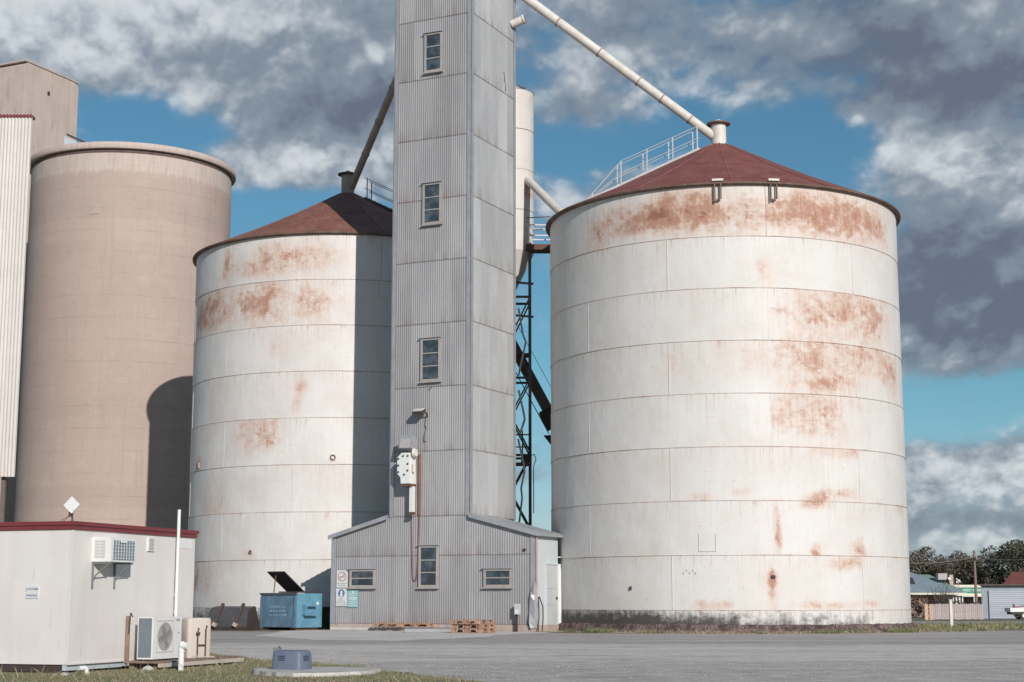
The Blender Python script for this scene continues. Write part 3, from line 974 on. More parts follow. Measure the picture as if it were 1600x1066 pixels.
MB().bb(-TW - .1, .1, -.1, TD + .1, ZT + .02, ZT + .14).build('roof_cap', M['flash'], tower)
MB().bb(-TW + .03, -.03, .03, TD - .03, 0, ZT).build('inner_lining', M['dark'], tower)


def window(parent, x0, x1, z0, z1, npane, lean=0, pane_split=None, y=-.02):
    """timber frame with glazing bars over the sheeting; panes are sub-parts"""
    b = .085
    d = .08
    m = MB()
    m.bb(x0, x0 + b, y - d, y, z0, z1)
    m.bb(x1 - b, x1, y - d, y, z0, z1)
    m.bb(x0 + b, x1 - b, y - d, y, z1 - .08, z1)
    m.bb(x0 + b, x1 - b, y - d, y, z0, z0 + .09)
    hz = (z1 - .08 - z0 - .09) / npane
    for k in range(1, npane):
        zz_ = z0 + .09 + hz * k
        m.bb(x0 + b, x1 - b, y - d * .8, y - .01, zz_ - .02, zz_ + .02)
    fr = m.build('window', M['trim'], parent)
    for k in range(npane):
        zz_ = z0 + .09 + hz * k
        MB().bb(x0 + b + .004, x1 - b - .004, y - .045, y - .03, zz_ + .022, zz_ + hz - .022).build('pane', M['glass'], fr)
    MB().bb(x0 - .05, x1 + .04, y - d - .05, y - .004, z0 - .05, z0 - .003).build('sill', M['trim'], fr)
    MB().bb(x0 - .06, x1 + .03, y - d - .06, y - .004, z1 + .003, z1 + .03).build('hood', M['flash'], fr)
    return fr


window(tower, -2.05, -1.26, 21.64, 23.25, 3)
window(tower, -2.07, -1.25, 15.5, 17.15, 3)
window(tower, -2.10, -1.24, 9.36, 11.03, 3)

# pipe stub poking out of the tower's side, rust scratch below
m = MB()
m.tube((0, 3.6, 24.55), (.55, 3.72, 24.75), .17, None, 16, False)
m.tube((.47, 3.70, 24.72), (.55, 3.72, 24.75), .20, None, 16)
t = tag(m.build('exhaust_stub', M['white'], None, 40), 'short round pipe stub sticking out high on the tower side', 'pipe')
t.location, t.rotation_euler = TO, (0, 0, -TA)
MB().tube((.552, 3.72, 24.752), (.557, 3.721, 24.754), .14, None, 16).build('bore', M['dark'], t)
m = MB()
m.bar((.012, 2.85, 22.3), (.012, 3.05, 21.5), .02, .06)
m.build('rust_scratch', M['red_rust'], tower)

# floodlight on a bent arm
t = thing('wall_lamp', 'small dark floodlight on a bent arm with dangling cable under the lowest tower window', 'lamp', TO, -TA)
MB().box((-2.0, -.34, 8.18), (.42, .34, .12), Matrix.Rotation(.35, 3, 'X')).build('lamp_head', M['dark'], t)
MB().box((-2.02, -.36, 8.255), (.36, .3, .04), Matrix.Rotation(.35, 3, 'X')).build('lamp_top', M['white'], t)
MB().path([(-1.82, -.02, 8.02), (-1.74, -.2, 8.12), (-1.82, -.3, 8.16)], .03, 6).build('arm', M['dark'], t, 40)
MB().path([(-1.86, -.05, 8.02), (-1.88, -.06, 7.7), (-1.84, -.06, 7.6), (-1.9, -.06, 7.35), (-1.93, -.06, 7.08), (-1.83, -.06, 7.08)], .016, 6).build('cable', M['truss'], t, 40)
MB().path([(-1.62, -.03, 9.18), (-1.68, -.04, 9.08), (-1.75, -.04, 9.04)], .012, 6).build('wire_end', M['dark'], tower)

# dust unit: hood, bolted body, downpipe
t = thing('dust_valve', 'white bolted metal valve box with a grey hood and downpipe fixed to the tower front', 'machine', TO, -TA)
m = MB()
m.prism([(-2.60, 5.46), (-2.22, 5.46), (-2.24, 6.62), (-2.58, 6.62), (-2.76, 6.45), (-2.76, 5.85), (-2.62, 5.7)], -.62, -.12)
bd = m.build('body', M['white_clean'], t)
m = MB()
for q in range(8):
    x, z = [(-2.70, 6.4), (-2.70, 6.15), (-2.70, 5.9), (-2.5, 6.5), (-2.3, 6.5), (-2.30, 6.2), (-2.30, 5.95), (-2.45, 5.8)][q]
    m.tube((x, -.63, z), (x, -.66, z), .035, None, 8)
m.build('bolt_heads', M['dark'], bd)
MB().box((-2.40, -.45, 6.98), (.52, .45, .5), Matrix.Rotation(-.25, 3, 'X')).build('hood', M['flash'], t)
MB().box((-2.40, -.70, 6.96), (.40, .03, .36), Matrix.Rotation(-.25, 3, 'X')).build('hood_door', M['louvre'], t)
m = MB()
m.tube((-2.14, -.45, 6.62), (-2.04, -.45, 6.62), .17, .14, 14)
m.tube((-2.14, -.45, 6.2), (-2.14, -.45, 5.9), .06, .06, 10)
m.build('motor', M['white'], t, 40)
MB().bb(-2.62, -2.2, -.58, -.14, 5.36, 5.455).build('outlet', M['under'], t)
MB().bb(-2.34, -2.18, -.42, -.26, 4.40, 5.36).build('downpipe', M['white_clean'], t)
MB().bb(-2.35, -2.17, -.43, -.25, 4.30, 4.40).build('downpipe_foot', M['under'], t)
MB().bb(-2.13, -2.05, -.10, -.03, 4.3, 6.6).build('rail', M['red_rust'], t)
pts = [Vector((-2.44, -.05, 4.28))]
for i in range(13):
    u = i / 12
    pts.append(Vector((-2.44 + .33 * u, -.05, 1.85 + 2.3 * (2 * u - 1) ** 4)))
pts.append(Vector((-2.11, -.05, 4.28)))
t2 = tag(MB().path(pts, .018, 6).build('hanging_cable', M['red_rust'], None, 40), 'brown cable hanging in a long loop beside the shed centre window', 'cable')
t2.location, t2.rotation_euler = TO, (0, 0, -TA)

# ------------------------------------------------------------------ lean-to shed at the tower's foot
shed = thing('lean_to_shed', 'low gabled corrugated-iron shed wrapped round the tower foot', 'shed', TO, -TA)
XL, XR, SD = -5.92, 2.67, 2.05


def roof_z(x):
    if x > 0:
        return ZB - .262 * x
    if x < -TW:
        return ZB - .275 * (-TW - x)
    return ZB


cols = [XL + .84 * i for i in range(3)] + [-TW + .85 * i for i in range(4)] + [.89 * i for i in range(4)]
cols[-1] = XR
for a, b in zip(cols[:-1], cols[1:]):
    wd = b - a
    o = corrugated(wd, 9, .24, 2.80, .0075, lip=.0).build('wall_sheet', M['galv'], shed, 60)
    o.location = (a, 0, 0)
    o = corrugated(wd, 9, 2.77, 4.0, .0075, lip=.012, ztop=lambda x, a=a: roof_z(a + x) + .01).build('wall_sheet', M['galv'], shed, 60)
    o.location = (a, 0, 0)
for nm, x0, x1 in (('footing', XL - .04, XR + .03),):
    MB().bb(x0, x1, -.06, SD, -.1, .24).build(nm, M['footing'], shed)
m = MB()
m.prism([(XL + .02, .24), (XL + .02, roof_z(XL) - .02), (-TW, ZB - .03), (-TW, .24)], .05, SD - .01)
m.prism([(0, .24), (0, ZB - .03), (XR - .02, roof_z(XR) - .02), (XR - .02, .24)], .05, SD - .01)
m.build('lining', M['dark'], shed)
me = corrugated(SD / 2, 11, .24, 3.5, .012, lip=0).mesh('wall_sheet', 60)
for k in range(2):
    link('wall_sheet', me, M['galv'], shed, None, (XL, SD - SD / 2 * k, 0), -pi / 2)
# flat-sheeted end wall with door
MB().bb(XR - .015, XR, .03, SD, .24, roof_z(XR) - .03).build('end_wall', M['flat'], shed)
dr = MB().bb(XR + .003, XR + .03, .96, 1.90, .24, 2.42).build('door', M['door'], shed)
m = MB()
m.bb(XR + .002, XR + .05, .90, .955, .24, 2.48)
m.bb(XR + .002, XR + .05, 1.905, 1.96, .24, 2.48)
m.bb(XR + .002, XR + .06, .88, 1.98, 2.425, 2.485)
m.build('door_frame', M['flat'], shed)
m = MB()
for z in (.95, 1.55):
    m.bb(XR + .031, XR + .036, 1.0, 1.86, z, z + .015)
m.build('door_rail', M['flash'], dr)
MB().bb(XR + .031, XR + .08, 1.80, 1.85, 1.15, 1.25).build('handle', M['dark'], dr)
m = MB()
m.bb(XR - .16, XR + .01, -.045, -.033, .25, roof_z(XR) - .06)
m.bb(XR + .004, XR + .016, -.045, .14, .25, roof_z(XR) - .06)
m.build('corner_flashing', M['flash'], shed)
MB().tube((XR + .06, .03, .2), (XR + .06, .03, roof_z(XR) - .05), .035, None, 8).build('downpipe', M['pipe_grey'], shed, 40)
MB().bb(XL - .05, XL + .14, -.05, -.035, .25, roof_z(XL) - .08).build('corner_flashing', M['flash'], shed)


def lean_roof(x0, z0, x1, z1, n):
    """sheets running down the slope, with a gap for nothing between them"""
    dep = SD + .30
    for k in range(n):
        a, b = -.14 + dep * k / n, -.14 + dep * (k + 1) / n - .004
        m = MB()
        vs, fs = [], []
        q = 12
        for i in range(q + 1):
            y = a + (b - a) * i / q
            h = .014 * cos(2 * pi * i / 4)
            vs += [(x0, y, z0 + h), (x1, y, z1 + h), (x0, y, z0 + h - .02), (x1, y, z1 + h - .02)]
        for i in range(q):
            o = 4 * i
            fs += [(o, o + 1, o + 5, o + 4), (o + 2, o + 6, o + 7, o + 3), (o + 1, o + 3, o + 7, o + 5), (o, o + 4, o + 6, o + 2)]
        fs += [(0, 2, 3, 1), (4 * q, 4 * q + 1, 4 * q + 3, 4 * q + 2)]
        m.add(vs, fs)
        m.build('roof_sheet', M['flash'], shed, 40)
    m = MB()
    dx_ = x1 - x0
    for yy in (-.175,):
        m.add([(x0, yy, z0 - .13), (x1, yy, z1 - .13), (x1, yy, z1 + .025), (x0, yy, z0 + .025), (x0, yy + .03, z0 - .13), (x1, yy + .03, z1 - .13), (x1, yy + .03, z1 + .025), (x0, yy + .03, z0 + .025)],
              [(0, 1, 2, 3), (4, 7, 6, 5), (0, 4, 5, 1), (3, 2, 6, 7), (0, 3, 7, 4), (1, 5, 6, 2)])
    m.build('barge_board', M['flash'], shed)


lean_roof(.03, ZB + .05, XR + .16, roof_z(XR + .16) + .05, 3)
lean_roof(-TW - .03, ZB + .05, XL - .14, roof_z(XL - .14) + .05, 3)
MB().bb(XR + .10, XR + .20, -.15, SD + .14, roof_z(XR) - .11, roof_z(XR) - .01).build('gutter', M['flash'], shed)
window(shed, -2.10, -1.27, 1.60, 3.15, 3)
window(shed, -5.11, -3.98, 1.60, 2.29, 2)
window(shed, .63, 1.77, 1.60, 2.27, 2)
MB().tube((2.26, -.06, 2.94), (2.26, -.012, 2.94), .06, None, 10).build('vent_hole', M['dark'], shed)
# crumpled sheet at the corner
m = MB()
pp = [(.0, 0, 1.75), (-.10, -.06, 1.45), (.02, -.16, 1.28), (-.14, -.10, 1.1), (-.20, -.07, .7), (-.12, -.18, .35), (-.02, -.16, .12)]
for i, (x, y, z) in enumerate(pp):
    wd = .03 + .10 * min(1, i / 3)
    m.v += [(XR - .10 + x * .40, y - .02, z), (XR - .02 + wd * .4, -.10 - .04 * (i % 2), z + .03), (XR + .02 + wd * .6, .03, z - .02)]
m.f = [(3 * i + k, 3 * i + 3 + k, 3 * i + 4 + k, 3 * i + 1 + k) for i in range(len(pp) - 1) for k in range(2)]
m.build('bent_flashing', M['flash'], shed)
for dx_ in (0, .16):
    MB().path([(XR + .10 + dx_ * .2, .08, 1.25), (XR + .13 + dx_, .05, .9), (XR + .16 + dx_, .0, .5), (XR + .14 + dx_, -.05, .02)], .022, 6).build('cable', M['dark'], shed, 40)

# narrow white cabinet at the shed's rear corner
t = thing('metal_cabinet', 'narrow white sheet-metal cabinet beside the grey shed door', 'cabinet', TO + TX * 2.62 + TB * 2.12, 0)
MB().bb(.02, .24, 0, .35, .22, 2.46).build('body', M['white_clean'], t)
m = MB()
m.bb(.20, .235, .0, .035, 2.46, 2.74)
m.bb(-.02, .235, .0, .035, 2.70, 2.74)
m.build('top_frame', M['white'], t)
MB().bb(.0, .22, .03, .33, 0, .22).build('base', M['dark'], t)

t = thing('power_post', 'grey power outlet box on a short post against the shed wall', 'outlet post', TO + TX * 2.05 - TB * .22, -TA)
MB().bb(-.05, .02, -.03, .04, 0, .62).build('post', M['dark'], t)
MB().bb(-.06, .13, -.09, .04, .62, 1.0).build('box', M['door'], t)
MB().bb(-.02, .09, -.10, -.091, .66, .78).build('socket_cover', M['white_clean'], t)

# ------------------------------------------------------------------ signs on the shed
def board(name, label, x0, x1, z0, z1, mt):
    t = thing(name, label, 'sign', TO, -TA)
    MB().bb(x0, x1, -.05, -.035, z0, z1).build('board', mt, t)
    return t


def ring(m, cx_, cz, r, wd, y, n=24):
    for i in range(n):
        a, b = 2 * pi * i / n, 2 * pi * (i + 1) / n
        o = len(m.v)
        for rr, q in ((r - wd, a), (r, a), (r, b), (r - wd, b)):
            m.v.append((cx_ + rr * cos(q), y, cz + rr * sin(q)))
        m.f.append((o, o + 1, o + 2, o + 3))
    return m


def disc(m, cx_, cz, r, y, n=24, sx=1.0):
    o = len(m.v)
    m.v += [(cx_ + sx * r * cos(2 * pi * i / n), y, cz + r * sin(2 * pi * i / n)) for i in range(n)]
    m.f.append(tuple(range(o, o + n)))
    return m


def text(parent, body, size, loc, rotz, mt, name='lettering', align='CENTER', depth=.002):
    cu = bpy.data.curves.new(name, 'FONT')
    cu.body, cu.size, cu.align_x, cu.align_y, cu.extrude = body, size, align, 'CENTER', depth
    tmp = bpy.data.objects.new('tmp', cu)
    me = bpy.data.meshes.new_from_object(tmp)
    bpy.data.objects.remove(tmp)
    o = link(name, me, mt)
    o.location = loc
    o.rotation_euler = (pi / 2, 0, rotz)
    o.parent = parent
    return o


t = board('safety_sign', 'white no-smoking sign with a red barred circle, above the blue-circle sign', -5.71, -5.22, 1.60, 2.26, M['sign'])
m = ring(MB(), -5.465, 2.02, .185, .03, -.054)
m.bar((-5.465 - .12, -.0545, 2.02 - .12), (-5.465 + .12, -.0545, 2.02 + .12), .002, .03)
m.build('barred_circle', M['ink_red'], t)
m = MB()
m.bb(-5.60, -5.36, -.0535, -.0525, 1.995, 2.025)
m.bb(-5.36, -5.34, -.0535, -.0525, 2.03, 2.09)
m.build('cigarette', M['ink_grey'], t)
text(t, 'NO SMOKING', .07, (-5.465, -.053, 1.755), 0, M['ink_grey'])
text(t, 'IN THIS AREA', .055, (-5.465, -.053, 1.68), 0, M['ink_grey'])
t = board('safety_sign', 'white mandatory notice with a blue circle, below the no-smoking sign', -5.73, -5.23, .90, 1.57, M['sign'])
disc(MB(), -5.48, 1.39, .15, -.054).build('blue_disc', M['ink_blue'], t)
m = disc(MB(), -5.48, 1.43, .055, -.0555)
disc(m, -5.48, 1.33, .075, -.0555, sx=.8)
m.build('figure', M['ink_white'], t)
for k, s_ in enumerate(('SAFETY', 'FOOTWEAR', 'MUST BE WORN', 'AT ALL TIMES')):
    text(t, s_, .065, (-5.48, -.053, 1.17 - .075 * k), 0, M['ink_grey'])
t = board('notice_board', 'faded teal notice under the small shed window by the safety signs', -5.21, -4.73, .86, 1.52, M['teal'])
m = MB()
m.bb(-5.15, -4.79, -.054, -.052, 1.19, 1.23)
disc(m, -4.97, 1.43, .04, -.054)
m.build('heading_bar', M['ink_white'], t)
m = MB()
for k in range(7):
    if k != 2:
        m.bb(-5.15, -4.79 - .05 * (k % 3), -.0535, -.052, 1.37 - .075 * k, 1.385 - .075 * k)
m.build('text_lines', M['ink_white'], t)

# ------------------------------------------------------------------ things on the apron
ledge = sheet('concrete_ledge', M['footing'], [(p.x, p.y) for p in (tw(-5.7, -1.0, 0), tw(-1.2, -1.0, 0), tw(-1.2, -.05, 0), tw(-5.7, -.05, 0))], .012, .02)
m = MB()
m.bb(-5.6, -1.15, -.62, -.065, -.02, .13)
o = m.build('step', M['slab'], None, None, 'structure')
o.location, o.rotation_euler = TO, (0, 0, -TA)


def make_pallet(label, group, loc, rot):
    t = thing('pallet', label, 'pallet', loc, rot, group)
    for k in range(7):
        x = .05 + .178 * k
        MB().bb(x - .045, x + .045, 0, 1.1, .125, .147).build('deck_board', M['timber'], t)
    for k in range(3):
        y = .05 + .5 * k
        MB().bb(0, 1.17, y - .05, y + .05, .10, .124).build('stringer_board', M['timber'], t)
        MB().bb(0, 1.17, y - .05, y + .05, 0, .02).build('bottom_board', M['timber'], t)
        for j in range(3):
            x = .07 + .515 * j
            MB().bb(x - .07, x + .07, y - .05, y + .05, .021, .099).build('block', M['timber'], t)
    return t


pc = at(752, 937, 55.9)
prt = -TA
pX, pY = TX, TB
p0 = Vector((pc.x, pc.y, .012)) - pX * 1.17
pal = make_pallet('timber pallet at the bottom of the stack of three outside the shed', 'pallets stacked by the shed', p0, prt)
dup(pal, p0 + Vector((.02, .03, .150)), prt + .02, 'timber pallet in the middle of the stack of three', 'pallets stacked by the shed')
dup(pal, p0 + Vector((-.05, .0, .300)), prt - .03, 'timber pallet on top of the stack of three', 'pallets stacked by the shed')
dup(pal, tw(-3.55, -1.0, .15), prt + .03, 'timber pallet lying flat on the concrete step under the hanging cable', 'pallets lying on the step')
dup(pal, tw(-2.45, -.85, .146), prt + .22, 'timber pallet skewed on the step, next to the steel beam', 'pallets lying on the step')
b0, b1 = at(632, 984, 57.2), at(705, 980, 58.2)
m = MB()
q0, q1 = Vector((b0.x, b0.y, .09)), Vector((b1.x, b1.y, .09))
m.bar(q0, q1, .03, .14)
m.bar(q0 + Vector((0, 0, .075)), q1 + Vector((0, 0, .075)), .16, .012)
m.bar(q0 - Vector((0, 0, .072)), q1 - Vector((0, 0, .072)), .16, .012)
tag(m.build('steel_beam', M['flash'], None), 'grey steel beam lying on the concrete between the pallets', 'beam')

# dumpster
da = radians(35)
dc = at(463, 937, 61.2)
dc.z = 0
t = thing('dumpster', 'battered blue steel dumpster with one black lid propped open', 'dumpster', dc, -da)
DW, DD, DH = 1.83, 1.45, 1.33
fr = MB().bb(-DW, -.0, 0.0, .04, .10, DH).build('front_panel', M['bin_blue'], t)
m = MB()
for x in (-DW + .03, -.07):
    m.bb(x - .03, x + .04, -.035, -.002, .10, DH - .08)
m.bb(-DW + .08, -.12, -.03, -.002, .12, .20)
m.build('stiffener', M['bin_blue'], fr)
MB().bb(-.04, 0, .042, DD, .10, DH + .05).build('end_panel', M['bin_sunlit'], t)  # end turned to the sun takes the brightened blue
MB().bb(-DW, -DW + .04, .042, DD, .10, DH).build('end_panel', M['bin_blue'], t)
MB().bb(-DW + .042, -.042, DD - .04, DD, .10, DH).build('rear_panel', M['bin_blue'], t)
MB().bb(-DW + .042, -.042, .042, DD - .042, .10, .16).build('floor_plate', M['under'], t)
m = MB()
m.bb(-DW - .03, .0, -.045, .06, DH, DH + .07)
m.bb(-DW - .03, -DW + .06, .06, DD, DH, DH + .07)
m.build('rim', M['bucket'], t)
m = MB()
m.bb(.004, .20, .35, .40, .55, .95)
m.bb(.004, .20, .40, 1.0, .89, .95)
m.bb(.004, .22, .35, 1.0, .55, .60)
m.build('fork_pocket', M['bin_sunlit'], t)
MB().bb(.001, .006, .41, .99, .61, .88).build('pocket_back', M['bin_sunlit'], t)
MB().bb(-.9, .02, -.02, DD + .03, DH + .075, DH + .125).build('lid', M['lid'], t)
# open lid, hinged on the rear edge
aa = math.atan2(.76, 1.16)
m = MB()
m.box((-1.365, DD - .69 * cos(aa), DH + .12 + .69 * sin(aa)), (.90, 1.38, .04), Matrix.Rotation(-aa, 3, 'X'))
ol = m.build('lid', M['lid'], t)
ol['label'] = 'black lid propped open'
MB().bar((-1.5, .35, DH + .05), (-1.5, .45, DH + .75), .03, .03).build('lid_prop', M['truss'], t)
m = MB()
random.seed(3)
for r_ in range(3):
    x = -DW + .42
    while x < -.55:
        wl = random.uniform(.05, .12)
        m.bb(x, x + wl, -.006, -.002, .84 - .15 * r_, .84 - .15 * r_ + random.choice((.05, .07)))
        x += wl + random.uniform(.02, .05)
M['worn_print'] = weathered('worn_white_lettering', (.30, .40, .48), (.13, .26, .36), 9, .6, rnd=0)
m.build('worn_lettering', M['worn_print'], fr)
MB().box((.004, 1.2, 1.0), (.006, .12, .12), Matrix.Rotation(.5, 3, 'X')).build('sticker', M['sign'], t)
for x in (-1.6, -.2):
    MB().bb(x - .1, x + .1, .1, 1.35, 0, .10).build('skid', M['under'], t)

# dark skip in the shed's shade
kc = at(509, 937, 63.4)
t = thing('skip', 'low dark skip in the shade between the dumpster and the shed', 'skip', (kc.x, kc.y, 0), -radians(20))
m = MB()
m.prism([(-.75, .08), (.28, .08), (.45, .86), (-.95, .86)], 0, .9)
m.build('body', M['skip'], t)
m = MB()
m.bb(-1.0, .5, -.04, .03, .80, .88)
m.build('rim', M['dark'], t)
for x in (-.6, .1):
    MB().bb(x - .08, x + .08, .1, .8, 0, .08).build('skid', M['dark'], t)

# loader bucket
lc = at(386, 937, 61.0)
lc.z = 0
t = thing('loader_bucket', 'dark steel loader bucket with two hook lugs lying against the silo', 'loader bucket', lc, -radians(20))
BW = 1.62
prof = [(0, .14), (.03, .45), (.12, .72), (.22, .84), (.62, .90)]
m = MB()
vs = []
for (y, z) in prof:
    vs += [(-BW, y, z), (0, y, z), (-BW, y + .03, z - .03), (0, y + .03, z - .03)]
fs = []
for i in range(len(prof) - 1):
    o = 4 * i
    fs += [(o, o + 1, o + 5, o + 4), (o + 2, o + 6, o + 7, o + 3), (o, o + 4, o + 6, o + 2), (o + 1, o + 3, o + 7, o + 5)]
m.add(vs, fs)
m.build('back_shell', M['bucket'], t, 30)
MB().bb(-BW, 0, -.02, 1.0, 0, .14).build('floor_edge', M['bucket_brown'], t)
for x in (0, -BW - .03):
    m = MB()
    n = len(prof) + 2
    pts = [(0, .02)] + prof + [(1.0, .12), (1.05, .0)]
    n = len(pts)
    m.add([(x, y, z) for y, z in pts] + [(x + .03, y, z) for y, z in pts], [tuple(range(n)), tuple(range(2 * n - 1, n - 1, -1))] + [(i, i + n, (i + 1) % n + n, (i + 1) % n) for i in range(n)])
    m.build('side_plate', M['bucket_brown'], t)
for x in (-1.22, -.34):
    m = MB()
    pts = [(-.10, .18), (-.13, .35), (-.05, .62), (.02, .86), (.10, 1.02), (.18, .98), (.20, .84), (.14, .74), (.06, .55), (.0, .30), (.0, .18)]
    n = len(pts)
    m.add([(x - .05 + (z - .5) * .25, y, z) for y, z in pts] + [(x + .05 + (z - .5) * .25, y, z) for y, z in pts], [tuple(range(n)), tuple(range(2 * n - 1, n - 1, -1))] + [(i, i + n, (i + 1) % n + n, (i + 1) % n) for i in range(n)])
    m.build('hook_lug', M['lug'], t)
    MB().box((x - .09, -.09, .22), (.16, .12, .14), Matrix.Rotation(.5, 3, 'Y')).build('lug_foot', M['footing'], t)

# ------------------------------------------------------------------ grain spouts
M['flange'] = weathered('rust_tinged_flange', (.42, .34, .29), (.28, .19, .15), 4, .7)


def spout(label, a, b, r, mt, flanges):
    a, b = Vector(a), Vector(b)
    t = thing('grain_spout', label, 'pipe', a)
    MB().tube((0, 0, 0), b - a, r, None, 20).build('tube', mt, t, 40)
    d = (b - a).normalized()
    for u in flanges:
        c = (b - a) * u
        MB().tube(c - d * .03, c + d * .03, r + .025, None, 20).build('flange', M['flange'] if mt is M['white'] else mt, t, 40)
    return t


e0 = EAST + Vector((-.2, 0, 19.65))
s0 = Vector((.69, 63.0, 25.6))
spout('long white pipe sloping from the tower head down to the freestanding silo', s0 + (s0 - e0) * .25, e0, .19, M['white'], (.15, .33, .51, .68, .78, .9))
MB_w = WEST + Vector((.15, 0, 20.15))
s1 = Vector((-5.15, 68.0, 23.72))
spout('brown-grey pipe dropping steeply to the shaded silo roof', s1 + (s1 - MB_w) * .9, MB_w, .17, M['pipe_grey'], (.10, .30, .50, .66, .82))
sp2 = Vector((.88, 65.0, 18.25))
ee = Vector((2.12, 61.6, 16.05))
spout('short white pipe from the hanging bin to the eave of the freestanding silo', sp2 + (sp2 - ee) * .3, ee, .17, M['white'], (.97,))

# ------------------------------------------------------------------ hopper bin on its frame, behind the tower
bx, by = -.05, 66.3
t = thing('hopper_bin', 'slim white hopper bin on a lattice steel frame, half hidden by the tower', 'hopper bin', (bx, by, 0))
br_ = .98
M['bin_white'] = painted_steel('white_bin_paint', (.66, .64, .60), (.60, .57, .53))


def pl(m):
    m.a = {'rust': [.12 + (.5 if abs(v[2] - 18.3) < .3 and v[0] > .5 else 0) for v in m.v], 'seam': [0.0] * len(m.v), 'grime': [0.0] * len(m.v)}
    return m


for k in range(4):
    z0 = 15.6 + 1.75 * k
    m = MB().lathe([(br_ + (.006 if k % 2 else 0), z0 + i * .345) for i in range(6)], 48)
    pl(m).build('shell_ring', M['bin_white'], t, 40)
    MB().lathe([(br_ + .012, z0 + 1.725), (br_ + .012, z0 + 1.745)], 48).build('seam_band', M['red_rust'] if k == 2 else M['pipe_grey'], t, 40)
m = MB().lathe([(.16, 13.9), (br_ + .003, 15.6)], 48)
pl(m).build('hopper_cone', M['bin_white'], t, 40)
m = MB().lathe([(br_ + .03, 22.58), (br_ * .5, 22.85), (.01, 23.0)], 48)
pl(m).build('bin_roof', M['bin_white'], t, 40)
MB().bar((.3, -.9, 22.7), (.62, -.75, 22.62), .05, .05).build('roof_lug', M['dark'], t)
Lg = .80
for sx in (-1, 1):
    for sy in (-1, 1):
        MB().bb(sx * Lg - .055, sx * Lg + .055, sy * Lg - .055, sy * Lg + .055, 0, 15.9).build('leg', M['truss'], t)
zl = [0.4, 3.9, 7.0, 10.2, 13.6]
for k in range(4):
    z0, z1 = zl[k], zl[k + 1]
    for (xa, ya, xb, yb) in ((-1, -1, 1, -1), (1, -1, 1, 1), (-1, 1, 1, 1), (-1, -1, -1, 1)):
        MB().bar((xa * Lg, ya * Lg, z1), (xb * Lg, yb * Lg, z0 + .1), .07, .07).build('brace', M['truss'], t)
        MB().bar((xa * Lg, ya * Lg, z0 + .1), (xb * Lg, yb * Lg, z1), .06, .06).build('brace', M['truss'], t)
        MB().bar((xa * Lg, ya * Lg, z1), (xb * Lg, yb * Lg, z1), .09, .09).build('girt', M['truss'], t)
for z in (12.9, 14.3):
    MB().bar((-Lg, -Lg, z), (Lg + .15, -Lg, z - .15), .08, .08).build('girt', M['truss'], t)
MB().bb(-.75, .80, -.9, -.3, 11.1, 11.22).build('platform', M['under'], t)

t = thing('air_hose', 'pale ribbon of torn hose hanging down the lattice frame', 'hose', (.27, 64.9, 0))
MB().path([(0, 0, 13.0), (.18, 0, 11.9), (.30, 0, 11.6), (.08, 0, 10.6), (0, 0, 10.2)], .045, 6).build('upper_run', M['white'], t, 40)
MB().path([(0, 0, 9.6), (.2, 0, 8.7), (.25, 0, 8.4), (.05, 0, 7.8)], .05, 6).build('middle_run', M['white'], t, 40)
MB().path([(-.02, 0, 7.6), (.2, 0, 6.6), (.24, 0, 6.3), (.1, 0, 5.6), (.14, 0, 5.2), (.02, 0, 4.2)], .045, 6).build('lower_run', M['white'], t, 40)

t = thing('inclined_conveyor', 'dark enclosed conveyor slanting down behind the tower to the freestanding silo', 'conveyor', (0, 67.5, 0))
MB().bar((-1.2, 0, 14.2), (1.75, 0, 8.65), .5, .42).build('casing', M['truss'], t)
MB().bar((1.42, .0, 9.1), (1.8, .0, 8.35), .6, .62).build('boot', M['dark'], t)
for dx_, dz_ in ((-.35, -.3), (.42, .45), (-.25, -.45)):
    MB().tube((-1.2 + dx_, .1, 14.2 + dz_), (1.9 + dx_, .1, 8.4 + dz_), .012, None, 6).build('stay_cable', M['dark'], t)
MB().add([(1.35, -.2, 8.0), (1.9, -.2, 8.0), (1.9, -.2, 7.3), (1.35, .2, 8.0), (1.9, .2, 8.0), (1.9, .2, 7.3)], [(0, 1, 2), (3, 5, 4), (0, 3, 4, 1), (1, 4, 5, 2), (0, 2, 5, 3)]).build('bracket', M['dark'], t)

t = thing('catwalk', 'short catwalk with pale rails between hanging bin and freestanding silo', 'catwalk', (.6, 65.6, 0))
MB().bb(0, 2.2, -.4, .4, 15.55, 15.78).build('deck', M['under'], t)
for y in (-.4, .4):
    for z in (16.15, 16.6):
        MB().tube((0, y, z), (2.2, y, z - .02), .03, None, 6).build('rail', M['white_clean'], t)
    for x in (.1, 1.1, 2.1):
        MB().bb(x - .03, x + .03, y - .03, y + .03, 15.78, 16.62).build('rail_post', M['white_clean'], t)
MB().tube((0, -.4, 16.9), (1.0, -.4, 16.95), .02, None, 6).build('conduit', M['dark'], t)

t = thing('control_platform', 'small dark railed platform with a control box on the lattice frame', 'platform', (.42, 65.2, 0))
MB().bb(-.35, .33, -.3, .4, 6.55, 6.65).build('deck', M['under'], t)
MB().bb(-.05, .30, -.2, .2, 6.65, 7.0).build('control_box', M['dark'], t)
for z in (7.25, 7.75):
    MB().bb(-.35, .33, -.32, -.27, z, z + .05).build('rail', M['dark'], t)
for x in (-.02, .28):
    MB().bb(x, x + .05, -.32, -.27, 6.65, 7.95).build('rail_post', M['dark'], t)
MB().path([(.34, 0, 6.95), (.5, 0, 7.0), (.56, 0, 6.8), (.46, 0, 6.5), (.46, 0, 4.6)], .018, 6).build('cable', M['dark'], t, 40)

